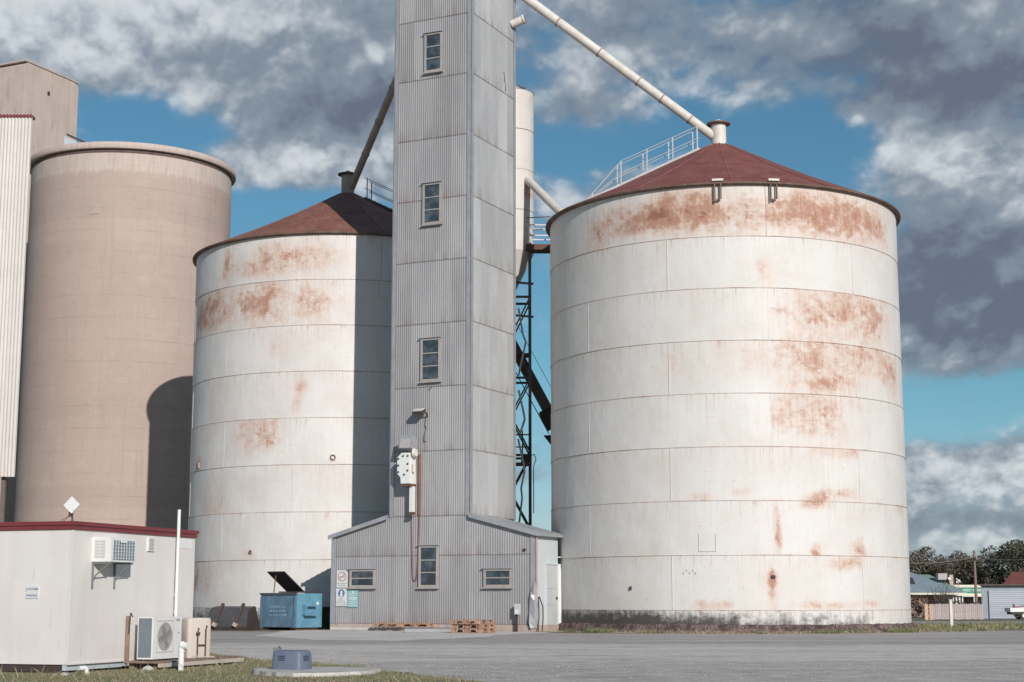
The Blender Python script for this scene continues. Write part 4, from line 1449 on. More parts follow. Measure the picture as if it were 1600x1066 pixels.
# ------------------------------------------------------------------ portable site hut
HO = Vector((-7.04, 25.84, 0))
HW = Vector((.321, .947, 0)).normalized()
HN = Vector((HW.y, -HW.x, 0))
HA = atan2(HW.y, HW.x)


def hp(x, off, z):
    return HO + HW * x + HN * off + Vector((0, 0, z))


HL, HD, WZ0, WZ1 = 3.86, 3.2, .13, 2.28
hut = thing('site_hut', 'cream portable site hut with a maroon roof edge', 'portable building', HO, HA)
MB().bb(0, HL, 0, .05, WZ0, WZ1).build('wall_panel', M['hut'], hut)
MB().bb(0, .05, .052, HD, WZ0, WZ1).build('wall_panel', M['hut'], hut)
MB().bb(HL - .05, HL, .052, HD, WZ0, WZ1).build('wall_panel', M['hut'], hut)
MB().bb(0.052, HL - .052, HD - .05, HD, WZ0, WZ1).build('wall_panel', M['hut'], hut)
MB().bb(.02, HL - .02, .02, HD - .02, WZ1 + .002, WZ1 + .06).build('roof', M['flash'], hut)
for nm, z0, z1, pr_ in (('fascia_lower', 2.265, 2.325, .03), ('fascia_upper', 2.333, 2.395, .05)):
    m = MB()
    m.bb(-pr_, HL + pr_, -pr_, -pr_ + .028, z0, z1)
    m.bb(-pr_, -pr_ + .028, -pr_ + .03, HD + pr_, z0, z1)
    m.bb(HL + pr_ - .028, HL + pr_, -pr_ + .03, HD + pr_, z0, z1)
    m.build(nm, M['maroon'], hut)
MB().bb(-.012, HL + .01, -.016, -.001, WZ0 - .005, WZ0 + .02).build('bottom_trim', M['hut'], hut)
MB().bb(-.008, .03, -.008, .03, WZ0 + .02, 2.26).build('corner_strip', M['hut'], hut)
MB().bb(.0, HL, .03, .10, .035, .122).build('chassis_beam', M['blue_steel'], hut)
MB().bb(.03, .10, .12, HD, .01, .122).build('chassis_beam', M['dark'], hut)  # dark here: shade of the underfloor gap put into the bar's colour
for x, y in ((.25, .3), (1.6, .3), (3.3, .3), (.3, 1.6), (1.7, 1.6), (3.3, 1.6), (.3, 2.9)):
    MB().bb(x - .08, x + .08, y - .08, y + .08, -.05, .034).build('stump', M['slab'], hut)
t2 = MB().bb(3.22, 3.74, -.008, -.001, 2.06, 2.22).build('patch_panel', M['white_clean'], hut)
vt = MB().bb(2.22, 2.42, -.03, -.001, 1.98, 2.22).build('wall_vent', M['white_clean'], hut)
m = MB()
for k in range(9):
    m.bb(2.245, 2.395, -.036, -.031, 2.0 + .023 * k, 2.012 + .023 * k)
m.build('vent_slats', M['louvre'], vt)
t = thing('parking_sign', 'small white customer parking sign on the shaded end of the hut', 'sign', HO, HA)
MB().bb(-.015, -.002, .60, .83, 1.17, 1.365).build('board', M['sign'], t)
for s_, z, sz in (('CUSTOMER', 1.315, .046), ('PARKING', 1.215, .050)):
    o = text(t, s_, sz, (-.017, .715, z), -pi / 2, M['ink_blue'])

# window air conditioner
t = thing('window_air_conditioner', 'white window air conditioner on wall brackets below the maroon roof edge', 'air conditioner', HO, HA)
x0, x1, pr_, z0, z1 = .54, 1.30, .36, 1.76, 2.16
MB().bb(x0, x1, -pr_, -.002, z0, z1).build('casing', M['white_clean'], t)
m = MB()
m.bb(x0 + .05, x1 - .04, -pr_ - .006, -pr_ - .001, z0 + .03, z1 - .05)
gr_ = m.build('coil', M['grille'], t)
m = MB()
for k in range(9):
    m.bb(x0 + .05 + .081 * k, x0 + .058 + .081 * k, -pr_ - .014, -pr_ - .007, z0 + .03, z1 - .05)
for k in range(6):
    m.bb(x0 + .05, x1 - .04, -pr_ - .02, -pr_ - .0145, z0 + .05 + .055 * k, z0 + .056 + .055 * k)
m.build('guard_wires', M['white_clean'], gr_)
MB().bb(x0 + .26, x0 + .42, -pr_ - .03, -pr_ - .021, z1 - .09, z1 - .03).build('badge_tab', M['white_clean'], t)
for ya, yb in ((-.145, -.06), (-.25, -.165)):
    lv = MB().bb(x0 - .005, x0 - .001, ya, yb, z0 + .06, z1 - .05).build('side_louvre', M['louvre'], t)
    m = MB()
    for k in range(12):
        m.bb(x0 - .011, x0 - .006, ya, yb, z0 + .065 + .024 * k, z0 + .078 + .024 * k)
    m.build('slats', M['white_clean'], lv)
for x in (.57, 1.22):
    m = MB()
    m.bb(x - .012, x + .012, -.03, -.002, 1.33, 1.75)
    m.bb(x - .012, x + .012, -.36, -.03, 1.73, 1.755)
    m.path([(x, -.02, 1.45), (x, -.07, 1.54), (x, -.34, 1.74)], .012, 6)
    m.build('wall_bracket', M['post_grey'], t)

# platform with condenser and water heater
t = thing('timber_platform', 'low timber platform on stumps carrying the condenser and water heater', 'platform', HO, HA)
for k in range(6):
    MB().bb(1.45, 4.35, -.10 - .115 * k - .105, -.10 - .115 * k, .105, .135).build('plank', M['old_timber'], t)
m = MB()
m.bb(1.45, 4.35, -.80, -.765, .04, .104)
m.build('edge_beam', M['tank'], t)
for x in (1.6, 2.9, 4.2):
    for y in (-.65, -.2):
        MB().bb(x - .05, x + .05, y - .05, y + .05, -.02, .104).build('stump', M['old_timber'], t)

t = thing('outdoor_condenser', 'white outdoor air-conditioning condenser with a round fan grille', 'condenser', HO, HA)
x0, x1, f_, b_, z0, z1 = 1.70, 2.62, -.50, -.20, .16, .86
MB().bb(x0, x1, f_, b_, z0, z1).build('casing', M['white_clean'], t)
fx, fz = 2.07, .535
m = MB()
disc(m, fx, fz, .225, f_ - .003, 28)
fan = m.build('fan_opening', M['louvre'], t)
m = MB()
for k in range(4):
    a = k * pi / 2 + .4
    m.bar((fx, f_ - .005, fz), (fx + .20 * cos(a), f_ - .005, fz + .20 * sin(a)), .004, .10)
m.build('fan_blade', M['dark'], fan)
m = ring(MB(), fx, fz, .235, .016, f_ - .012, 28)
for k in range(13):
    x = fx - .21 + .035 * k
    h = sqrt(max(0, .225 ** 2 - (x - fx) ** 2))
    m.bb(x - .005, x + .005, f_ - .016, f_ - .010, fz - h, fz + h)
m.build('fan_guard', M['louvre'], fan)
m = MB()
for (xa, xb, za, zb) in ((fx - .265, fx + .265, fz + .255, fz + .265), (fx - .265, fx + .265, fz - .265, fz - .255), (fx - .265, fx - .255, fz - .255, fz + .255), (fx + .255, fx + .265, fz - .255, fz + .255)):
    m.bb(xa, xb, f_ - .008, f_ - .001, za, zb)
m.build('fan_surround', M['tank'], t)
sf = MB().bb(x0 - .006, x0 - .001, f_ + .03, b_ - .02, z0 + .03, z1 - .02).build('side_coil', M['post_grey'], t)
m = MB()
for k in range(8):
    y = f_ + .05 + .028 * k
    m.bb(x0 - .012, x0 - .007, y, y + .006, z0 + .03, z1 - .02)
m.build('coil_fins', M['grille'], sf)
m = MB()
m.bb(2.44, 2.56, f_ - .004, f_ - .001, .79, .82)
m.bb(2.50, 2.55, f_ - .004, f_ - .001, .58, .60)
m.build('rating_plate', M['ink_grey'], t)
for x in (1.78, 2.54):
    MB().bb(x - .04, x + .04, f_ + .02, b_ - .02, .136, .159).build('foot', M['dark'], t)
m = MB()
m.bb(1.60, 1.625, -.10, -.03, .14, .88)
m.build('conduit_cover', M['old_timber'], t)
m = MB()
m.path([(1.60, -.16, .86), (1.56, -.14, .93), (1.56, -.12, .60)], .010, 6)
m.build('refrigerant_pipe', M['dark'], t)

wh = hp(3.30, .40, 0)
t = thing('water_heater', 'beige boxy hot-water unit with dark pipes beside the condenser', 'water heater', wh, HA - radians(38))
m = MB()
for (z, k) in ((.136, 1.0), (.78, 1.0), (.815, .96), (.83, .88)):
    for i in range(32):
        a = 2 * pi * i / 32
        m.v.append((.23 * k * math.copysign(abs(cos(a)) ** .32, cos(a)), .17 * k * math.copysign(abs(sin(a)) ** .32, sin(a)), z))
m.f = [(j * 32 + i, j * 32 + (i + 1) % 32, (j + 1) * 32 + (i + 1) % 32, (j + 1) * 32 + i) for j in range(3) for i in range(32)] + [tuple(range(96, 128))]
m.build('tank', M['tank'], t, 40)
for x, top in ((-.05, .60), (.10, .64)):
    MB().path([(x, -.21, .14), (x, -.21, top), (x + .02, -.205, top + .04), (x + .02, -.16, top + .05)], .012, 8).build('pipe', M['copper'], t, 40)
MB().tube((-.05, -.21, .36), (.10, -.21, .36), .012, None, 8).build('cross_pipe', M['copper'], t, 40)
MB().tube((-.08, -.22, .56), (-.02, -.22, .56), .026, None, 8).build('valve', M['copper'], t, 40)
MB().tube((-.16, -.30, .17), (.25, -.28, .15), .012, None, 8).build('drain_pipe', M['tank'], t, 40)

t = thing('vent_pipe', 'tall thin white vent pipe rising past the hut roof edge', 'pipe', hp(3.12, .085, 0), HA)
MB().tube((0, 0, .14), (0, 0, 2.74), .030, None, 12).build('tube', M['white_clean'], t, 40)
for z in (.9, 1.2):
    MB().tube((0, 0, z), (0, 0, z + .04), .038, None, 12).build('joint', M['white_clean'], t, 40)
t = thing('standpipe', 'short white plastic standpipe with a side cap in the grass before the condenser', 'pipe', (-5.43, 26.76, 0), HA)
MB().tube((0, 0, -.05), (0, 0, .47), .048, None, 14).build('tube', M['white_clean'], t, 40)
MB().tube((0, 0, .40), (.0, -.12, .40), .058, None, 14).build('side_cap', M['white_clean'], t, 40)
MB().tube((0, 0, .30), (0, 0, .33), .056, None, 14).build('joint', M['white_clean'], t, 40)
t = thing('drain_stub', 'white plastic drain elbow under the hut floor', 'pipe', (-6.62, 25.35, 0), HA)
MB().path([(-.12, .05, .10), (.0, 0, .10), (.02, -.02, .0)], .038, 10).build('elbow', M['white_clean'], t, 40)
for i, (x, y, s_) in enumerate(((-6.0, 26.9, .10), (-5.85, 27.5, .08), (-6.85, 25.0, .07))):
    m = MB().lathe([(.001, 0), (s_, .0), (s_ * .9, s_ * .45), (s_ * .4, s_ * .7), (.001, s_ * .72)], 9)
    m.v = [(vx * random.uniform(.75, 1.25), vy * random.uniform(.7, 1.1), vz * random.uniform(.8, 1.1)) for vx, vy, vz in m.v]
    o = tag(m.build('rock', M['slab'], None, 30), ('pale rock under the hut chassis', 'smaller pale rock near the platform', 'low stone by the hut corner')[i], 'rock')
    o.location = (x, y, 0)

t = thing('panel_antenna', 'white diamond-shaped panel antenna on a stub mast above the hut roof', 'antenna', at(106, 937, 26.9).xy.to_3d(), 0)
MB().tube((0, .05, 2.30), (0, .05, 2.62), .014, None, 8).build('mast', M['dark'], t)
m = MB()
m.box((.0, 0, 2.715), (.205, .03, .205), Matrix.Rotation(radians(-8), 3, 'Z') @ Matrix.Rotation(radians(43), 3, 'Y'))
m.build('panel', M['white_clean'], t)
MB().box((-.03, .04, 2.56), (.05, .05, .08)).build('clamp', M['dark'], t)
for x in (-.30, -.22):
    MB().tube((x, .05, 2.38), (-.02, .05, 2.56), .006, None, 6).build('stay', M['truss'], t)
MB().box((.035, -.02, 2.625), (.02, .006, .012)).build('maker_mark', M['ink_grey'], t)

# ------------------------------------------------------------------ septic pump box on its slab
m = MB()
N_ = 40
ring_ = []
random.seed(11)
for i in range(N_):
    a = 2 * pi * i / N_
    r = 1 + random.uniform(-.05, .05) + .06 * sin(3 * a)
    ring_.append((-3.12 + .98 * r * cos(a), 25.75 + 1.15 * r * sin(a)))
m.add([(x, y, .06) for x, y in ring_] + [(x + (x + 3.12) * .02, y + (y - 25.75) * .02, -.05) for x, y in ring_], [tuple(range(N_))] + [(i, i + N_, (i + 1) % N_ + N_, (i + 1) % N_) for i in range(N_)])
tag(m.build('concrete_slab', M['slab'], None), 'rounded pale concrete slab in the grass under the blue pump box', 'slab')
pb = thing('pump_box', 'slate-blue plastic pump housing with vent slots on the round slab', 'pump housing', (-3.50, 25.95, .061), radians(-22))
m = MB()
hx, hy, hz = .27, .22, .26
for (z, k) in ((0, 1.0), (.20, .97), (.255, .94), (.285, .86), (.295, .70)):
    for i in range(24):
        a = 2 * pi * i / 24
        cx_, sx_ = cos(a), sin(a)
        e = .28
        m.v.append((hx * k * math.copysign(abs(cx_) ** e, cx_), hy * k * math.copysign(abs(sx_) ** e, sx_), z))
m.f = [(j * 24 + i, j * 24 + (i + 1) % 24, (j + 1) * 24 + (i + 1) % 24, (j + 1) * 24 + i) for j in range(4) for i in range(24)] + [tuple(range(96, 120))]
m.build('housing', M['pump'], pb, 35)
for x in (-.07, ):
    for k in range(3):
        MB().bb(x - .05, x + .06, -hy - .004, -hy + .01, .14 + .03 * k, .150 + .03 * k).build('vent_slot', M['pump_dark'], pb)
for k in range(3):
    MB().bb(hx - .01, hx + .004, -.10, .05, .14 + .03 * k, .150 + .03 * k).build('vent_slot', M['pump_dark'], pb)
m = MB()
m.bb(-.13, -.02, -hy - .008, -hy + .006, .0, .10)
m.bb(.06, .14, -hy - .008, -hy + .006, .0, .08)
m.build('moulded_rib', M['pump'], pb)
t = thing('alarm_post', 'grey electrical box on a post with a red lamp behind the blue pump housing', 'electrical box', at(433, 937, 26.6).xy.to_3d(), radians(-15))
MB().bb(-.03, .0, .0, .03, -.02, .30).build('post', M['pump_dark'], t)
MB().bb(-.045, .075, -.02, .06, .20, .375).build('box', M['post_grey'], t)
MB().lathe([(.02, .375), (.018, .393), (.001, .4)], 12, (.05, .02, 0)).build('red_lamp', M['maroon'], t, 40)

# ------------------------------------------------------------------ post by the road, tufts
p = at(1487, 981, 66.0)
t = thing('marker_post', 'white square post standing alone on the verge before the picket fence', 'post', (p.x, p.y, gz(0, 66)), 0)
MB().bb(-.055, .055, -.055, .055, -.1, 1.12).build('shaft', M['white'], t)
MB().bb(-.07, .07, -.07, .07, 1.12, 1.16).build('cap', M['white'], t)

# ------------------------------------------------------------------ street beyond, on lower land
BZ = -.5
M['fence_paint'] = weathered('pinkish_grey_pickets', (.47, .40, .39), (.40, .33, .32), 3, .8, rnd=.12)
M['fence_end'] = weathered('pale_timber_post', (.60, .42, .30), (.52, .36, .26), 3, .8, rnd=.1)
M['garage_wall'] = weathered('blue_grey_sheeting', (.38, .42, .47), (.34, .37, .42), 1, .6, rnd=.04)
M['roller'] = weathered('pale_roller_door', (.50, .54, .59), (.46, .50, .55), 1, .5, rnd=.05)
M['bluegrey_roof'] = weathered('blue_grey_roof_iron', (.25, .31, .35), (.21, .265, .30), 1, .55, rnd=.05)
M['green_roof'] = weathered('green_roof_iron', (.17, .27, .22), (.22, .31, .26), 1, .6, rnd=.05)
M['brick'] = weathered('pinkish_brick', (.36, .25, .22), (.26, .18, .16), 2, .9, streak=.1, dirt=(.13, .09, .085), dirt_amt=.4)
M['cream'] = weathered('cream_fascia', (.70, .66, .53), (.64, .60, .49), 1, .6, rnd=.02)
M['shop_green'] = weathered('green_sign_paint', (.03, .20, .14), (.035, .23, .16), 1, .5, rnd=0)
M['red_iron'] = weathered('red_roof_iron', (.20, .07, .056), (.17, .058, .048), 1, .6, rnd=.04)
M['bark'] = weathered('grey_brown_bark', (.16, .12, .10), (.10, .075, .065), 3, .9)

FY = 133.0
f0, f1 = at(1447, 968, FY), at(1536, 968, FY)
t = thing('picket_fence', 'pinkish-grey picket fence in front of the cottage', 'fence', (f0.x, FY, BZ))
L_ = f1.x - f0.x
n = 27
me = MB().add([(-.07, 0, .05), (.07, 0, .05), (.07, 0, 1.26), (0, 0, 1.33), (-.07, 0, 1.26), (-.07, .025, .05), (.07, .025, .05), (.07, .025, 1.26), (0, .025, 1.33), (-.07, .025, 1.26)],
              [(0, 1, 2, 3, 4), (9, 8, 7, 6, 5), (0, 5, 6, 1), (1, 6, 7, 2), (2, 7, 8, 3), (3, 8, 9, 4), (4, 9, 5, 0)]).mesh('picket')
for k in range(n):
    link('picket', me, M['fence_paint'], t, None, (.55 + (L_ - .6) * k / (n - 1), -.06 + random.uniform(-.01, .01), random.uniform(-.03, .03)))
for z in (.3, 1.0):
    MB().bb(.1, L_, .0, .05, z, z + .09).build('rail', M['fence_paint'], t)
for x in (0.05, .42):
    MB().bb(x - .14, x + .14, -.05, .1, -.1, 1.28).build('end_post', M['fence_end'], t)
for x in (2.2, 3.9):
    MB().bb(x - .08, x + .08, .06, .18, -.1, 1.3).build('post', M['fence_paint'], t)

GY = 141.0
g0, g1 = at(1535, 965, GY), at(1625, 965, GY)
gt = at(1535, 915, GY).z - BZ
t = thing('garage', 'blue-grey sheet-iron garage with a wide pale roller door', 'garage', (g0.x, GY, BZ), radians(-17.5))
GL = g1.x - g0.x
MB().bb(0, GL, 0.05, 5, -.2, gt).build('wall', M['garage_wall'], t)
x0_, x1_ = .62, GL - .6
zt_ = at(1535, 923, GY).z - BZ
for k in range(14):
    z = .05 + (zt_ - .05) * k / 14
    MB().bb(x0_, x1_, .0, .045, z, z + (zt_ - .05) / 14 - .012).build('door_slat', M['roller'], t)
MB().bb(x0_ - .06, x0_ - .01, -.02, .048, 0, zt_).build('door_jamb', M['dark'], t)
MB().bb(-.2, GL + .2, -.35, 5.2, gt + .005, gt + .09).build('roof', M['truss'], t)
MB().bb(.08, .5, .02, .048, .02, 2.1).build('side_door', M['garage_wall'], t)

CYY = 158.0
def C_(px, py, Y):
    q = at(px, py, Y)
    return (q.x, q.z - BZ)
t = thing('cottage', 'brick cottage with a pale blue-grey hipped iron roof and white veranda window', 'house', (0, CYY, BZ))
xa, za = C_(1400, 926, CYY)
xb, zb = C_(1507, 929, CYY)
xr, zr = C_(1426, 893, CYY)
M_ = MB()
zr += .0
eav = za - .05
M_.add([(xa - 5, -.6, eav), (xb, -.6, eav), (xb, 10, eav), (xa - 5, 10, eav), (xa - 1, 4.5, zr + .1), (xr + .6, 4.5, zr + .1)], [(0, 1, 5, 4), (1, 2, 5), (2, 3, 4, 5), (3, 0, 4), (0, 3, 2, 1)])
rf = M_.build('roof', M['bluegrey_roof'], t)
MB().bb(xa - 4.5, C_(1449, 940, CYY)[0], 0, 9.5, -.3, eav - .03).build('brick_wall', M['brick'], t)
MB().bb(C_(1449, 940, CYY)[0] + .003, xb - .4, 2.0, 9.4, -.3, eav - .03).build('veranda_wall', M['brick'], t)
MB().bb(xa - 5, xb + .05, -.68, -.61, eav - .16, eav + .02).build('gutter', M['cream'], t)
bx0, bx1 = C_(1489, 940, CYY)[0], C_(1504, 940, CYY)[0]
wz0, wz1 = C_(1489, 944, CYY)[1], C_(1489, 931, CYY)[1]
wn = MB().bb(bx0, bx1, -.1, 1.9, wz0 - 1.2, wz1).build('window_bay', M['white_clean'], t)
for k in range(3):
    ww = (bx1 - bx0) / 3
    MB().bb(bx0 + ww * k + .08, bx0 + ww * (k + 1) - .06, -.12, -.101, wz0 + .12, wz1 - .1).build('pane', M['glass_far'], wn)
s0_, s1_ = C_(1424, 913, CYY), C_(1437, 903, CYY)
m = MB()
def roofpt(x, u):
    return (x, -.6 + 5.1 * u, eav + (zr + .1 - eav) * u + .06)
ua, ub = (s0_[1] - eav) / (zr + .1 - eav), (s1_[1] - eav) / (zr + .1 - eav)
m.add([roofpt(s0_[0] - .6, ua), roofpt(s1_[0] - .1, ua), roofpt(s1_[0], ub), roofpt(s0_[0] - .5, ub)], [(0, 1, 2, 3)])
m.build('solar_panel', M['glass_far'], rf)

HY2 = 178.0
t = thing('green_roofed_house', 'house with a faded green iron roof behind the cottage', 'house', (0, HY2, BZ))
xa, za = C_(1420, 922, HY2)
xb, zb = C_(1503, 922, HY2)
xl, zr = C_(1430, 897, HY2)
xr, _ = C_(1466, 897, HY2)
MB().add([(xa, -.5, za), (xb, -.5, za), (xb, 9, za), (xa, 9, za), (xl, 4, zr), (xr, 4, zr)], [(0, 1, 5, 4), (1, 2, 5), (2, 3, 4, 5), (3, 0, 4), (0, 3, 2, 1)]).build('roof', M['green_roof'], t)
MB().bb(xa + .5, xb - .5, 0, 8.5, -.3, za - .02).build('wall', M['brick'], t)
c0, c1 = C_(1466, 906, HY2 + 1), C_(1480, 896, HY2 + 1)
cb = MB().bb(c0[0], c1[0], 1.0, 2.0, c0[1], c1[1]).build('roof_cooler', M['louvre'], t)
k0, k1 = C_(1488, 918, HY2), C_(1493, 898, HY2)
MB().bb(k0[0], k1[0], 1.0, 1.5, k0[1] - .5, k1[1]).build('chimney', M['footing'], t)
q = C_(1486, 904, HY2)
MB().tube((q[0], .6, q[1]), (q[0], .64, q[1]), .16, None, 14).build('dish', M['white_clean'], t)
q = C_(1499, 907, HY2)
m = MB()
m.bb(q[0] - .2, q[0] + .2, .5, .6, q[1] - .05, q[1] + .1)
m.bb(q[0] - .2, q[0] - .05, .5, .6, q[1] - .25, q[1] + .2)
m.bb(q[0] + .05, q[0] + .3, .5, .6, q[1] - .2, q[1] - .1)
m.build('flue_cowl', M['white_clean'], t)
MB().bb(q[0] - .04, q[0] + .04, .5, .58, q[1] - 1.6, q[1] - .2).build('flue', M['pipe_grey'], t)

SY = 190.0
t = thing('shop', 'cream-banded shop with a green name board, behind the power pole', 'shop', (0, SY, BZ))
a0, a1 = C_(1490, 930, SY), C_(1545, 914, SY)
MB().bb(a0[0] - .2, a1[0] + 3, .3, 9, -.3, a1[1] - .05).build('wall', M['brick'], t)
MB().bb(a0[0], a1[0] + 3, 0, .28, C_(0, 918, SY)[1], C_(0, 914, SY)[1]).build('fascia_band', M['cream'], t)
MB().bb(a0[0], a1[0] + 3, 0, .28, C_(0, 931, SY)[1], C_(0, 927.5, SY)[1]).build('fascia_band', M['cream'], t)
sg = MB().bb(a0[0], a1[0] + 3, .04, .28, C_(0, 927.5, SY)[1] + .004, C_(0, 918, SY)[1] - .004).build('name_board', M['shop_green'], t)
xx = C_(1501, 922.7, SY)
text(sg, 'WEST FARM', .43, (xx[0] + .22, .03, xx[1]), 0, M['ink_white'], align='LEFT', depth=.01)
for k in range(4):
    q0, q1 = C_(1503 + 9 * k, 944, SY), C_(1510 + 9 * k, 932, SY)
    MB().bb(q0[0], q1[0], .2, .29, q0[1] - .6, q1[1]).build('shop_window', M['glass_far'], t)
MB().bb(a0[0] - .1, a1[0] + 3, -1.8, .02, C_(0, 931, SY)[1] - .12, C_(0, 931, SY)[1] - .02).build('awning', M['cream'], t)
for px in (1498, 1516, 1533):
    q = C_(px, 940, SY)
    MB().bb(q[0] - .06, q[0] + .06, -1.7, -1.6, -.1, C_(0, 931, SY)[1] - .13).build('awning_post', M['cream'], t)

RY = 205.0
xo = C_(1564, 918, RY)[0]
t = thing('red_roofed_house', 'house with a plain red hipped roof showing over the garage', 'house', (xo, RY, BZ), radians(-17.5))
xa, za = 0.0, C_(1562, 918, RY)[1]
xb, zb = 9.0, za
xl, zr = 1.4, C_(1574, 894, RY)[1] + .1
MB().add([(xa, 0, za), (xb, 0, za), (xb, 9, za), (xa, 9, za), (xl, 4.5, zr), (xb - 1.5, 4.5, zr)], [(0, 1, 5, 4), (1, 2, 5), (2, 3, 4, 5), (3, 0, 4), (0, 3, 2, 1)]).build('roof', M['red_iron'], t)
MB().bb(xa + .4, xb - .4, .4, 8.6, -.3, za - .02).build('wall', M['brick'], t)

TY = 136.5
q0, q1 = C_(1579, 961, TY), C_(1612, 950, TY)
t = thing('flatbed_trailer', 'white-sided trailer with a red frame parked at the garage', 'trailer', (q0[0], TY, BZ))
TL = q1[0] - q0[0] + .6
MB().bb(0, TL, 0, 1.6, .62, q1[1]).build('tray_side', M['white_clean'], t)
MB().bb(.15, TL, .1, 1.5, .42, .615).build('chassis', M['dark'], t)
MB().bar((.2, .05, .42), (.62, .05, .16), .06, .08).build('drawbar', M['dark'], t)
for y in (-.02, 1.42):
    wl = MB().tube((1.15, y, .32), (1.15, y + .2, .32), .32, None, 20).build('wheel', M['dark'], t, 40)
    MB().tube((1.15, y - .012, .32), (1.15, y - .001, .32), .16, None, 16).build('rim', M['white_clean'], wl, 40)
m = MB()
m.bar((.55, .8, q1[1]), (1.9, .8, q1[1] + .28), .08, .08)
m.bb(.5, .62, .7, .9, q1[1] + .01, q1[1] + .32)
m.build('load_frame', M['maroon'], t)
t = thing('kerb_planter', 'low brown hedge patch behind the picket fence', 'hedge', (at(1520, 945, 150).x, 150, BZ))
t.name = 'low_hedge'

# power pole and wires
PY = 165.0
pb_, pt_ = at(1526, 950, PY), at(1526, 860, PY)
t = thing('power_pole', 'timber power pole rising beside the shop sign', 'power pole', (pb_.x, PY, BZ))
H_ = pt_.z - BZ
MB().tube((0, 0, -.2), (0, 0, H_), .17, .12, 10).build('shaft', M['old_timber'], t, 40)
MB().bb(-.12, .12, -.9, .9, H_ - .9, H_ - .78).build('crossarm', M['old_timber'], t)
for y in (-.75, .75):
    MB().tube((0, y, H_ - .78), (0, y, H_ - .62), .05, None, 8).build('insulator', M['pipe_grey'], t, 40)
wa, wb_ = at(1400, 879, PY + 5), at(1640, 870, PY - 10)
top = Vector((pb_.x, PY, BZ + H_ - .7))
for k, (e, lab) in enumerate(((wa, 'thin overhead wire running from the power pole behind the silo'), (wb_, 'thin overhead wire running from the power pole over the garage'))):
    m = MB()
    pts = [top.lerp(e, i / 10) - Vector((0, 0, .5 * (1 - (2 * i / 10 - 1) ** 2) * .6)) for i in range(11)]
    m.path(pts, .03, 5)
    tag(m.build('overhead_wire', M['pipe_grey'], None), lab, 'wire')

# ------------------------------------------------------------------ foliage
def leaf_mat(name, a, b, c):
    m, g, p = new_mat(name)
    n = g.noise(g.obj(), .55, 3, .5)
    f = g.noise(g.obj(), 4, 2, .5)
    col = g.mix(g.ss(n, .35, .65), a, b)
    col = g.mix(g.ss(f, .55, .75), col, c)
    g.put(p.inputs['Base Color'], col)
    p.inputs['Roughness'].default_value = .8
    p.inputs['Specular IOR Level'].default_value = .2
    return m


M['gum'] = leaf_mat('grey_brown_gum_leaves', (.10, .080, .062), (.14, .108, .082), (.085, .095, .062))
M['gum_green'] = leaf_mat('dark_olive_gum_leaves', (.078, .080, .056), (.115, .105, .072), (.07, .095, .062))
M['hedge'] = leaf_mat('brown_hedge_leaves', (.10, .065, .05), (.14, .09, .065), (.07, .06, .04))


def crown(clumps, n, leaf, seed):
    rr = random.Random(seed)
    m = MB()
    tot = sum(c[3] ** 2 for c in clumps)
    for (cx_, cy_, cz, r) in clumps:
        for _ in range(int(n * r * r / tot)):
            while True:
                v = Vector((rr.uniform(-1, 1), rr.uniform(-1, 1), rr.uniform(-1, 1)))
                if .25 < v.length < 1:
                    break
            v = v * (v.length ** -.35)
            p = Vector((cx_, cy_, cz)) + Vector((v.x, v.y, v.z * .85)) * r
            u = Vector((rr.gauss(0, 1), rr.gauss(0, 1), rr.gauss(0, .6))).normalized()
            w_ = u.cross(Vector((rr.gauss(0, 1), rr.gauss(0, 1), rr.gauss(0, 1)))).normalized()
            s_ = leaf * rr.uniform(.6, 1.5)
            o = len(m.v)
            m.v += [tuple(p - u * s_), tuple(p + w_ * s_ * .45), tuple(p + u * s_), tuple(p - w_ * s_ * .45)]
            m.f.append((o, o + 1, o + 2, o + 3))
    return m


def gum_proto(seed, h, spread):
    rr = random.Random(seed)
    cl = []
    limbs = MB()
    limbs.tube((0, 0, -.3), (0, 0, h * .35), .26, .2, 8)
    for k in range(9):
        a = rr.uniform(0, 2 * pi)
        d = spread * rr.uniform(.15, .8)
        z = h * rr.uniform(.38, .9)
        r = h * rr.uniform(.11, .19)
        if k == 0:
            d, z = .3, h - r
        p = Vector((d * cos(a), d * sin(a), z))
        cl.append((p.x, p.y, p.z, r))
        limbs.tube((0, 0, h * rr.uniform(.2, .35)), p, .13, .04, 6)
    return limbs.mesh('trunk', 50), crown(cl, 2300, .19, seed).mesh('crown')


protos = [gum_proto(s, 9.2, 3.4) for s in (1, 2, 3, 4)]
TREES = [(1418, 862, 262, 'dark gum tree at the silo edge, lowest crown of the row', 0, 'gum'), (1446, 851, 268, 'tall brown gum tree rising over the cottage roof', 1, 'gum'),
         (1474, 872, 272, 'brown gum tree behind the roof cooler', 2, 'gum'), (1491, 862, 258, 'round-topped reddish gum tree behind the chimney', 3, 'gum'),
         (1511, 873, 270, 'broad brown gum tree just before the power pole', 0, 'gum'), (1534, 882, 262, 'short dark gum tree behind the power pole', 2, 'gum_green'),
         (1553, 862, 255, 'olive gum tree with see-through crown above the garage', 1, 'gum_green'), (1573, 846, 262, 'tallest olive gum tree over the red roof', 3, 'gum_green'),
         (1592, 846, 250, 'full olive gum tree at the end of the row', 0, 'gum_green'), (1618, 850, 258, 'olive gum tree past the red roof end', 2, 'gum_green'),
         (1462, 880, 300, 'low gum tree deep behind the cottage', 3, 'gum_green'), (1540, 890, 300, 'low gum tree deep behind the garage', 1, 'gum_green'), (1395, 868, 280, 'gum tree mostly hidden by the freestanding silo', 2, 'gum')]
cache = {}
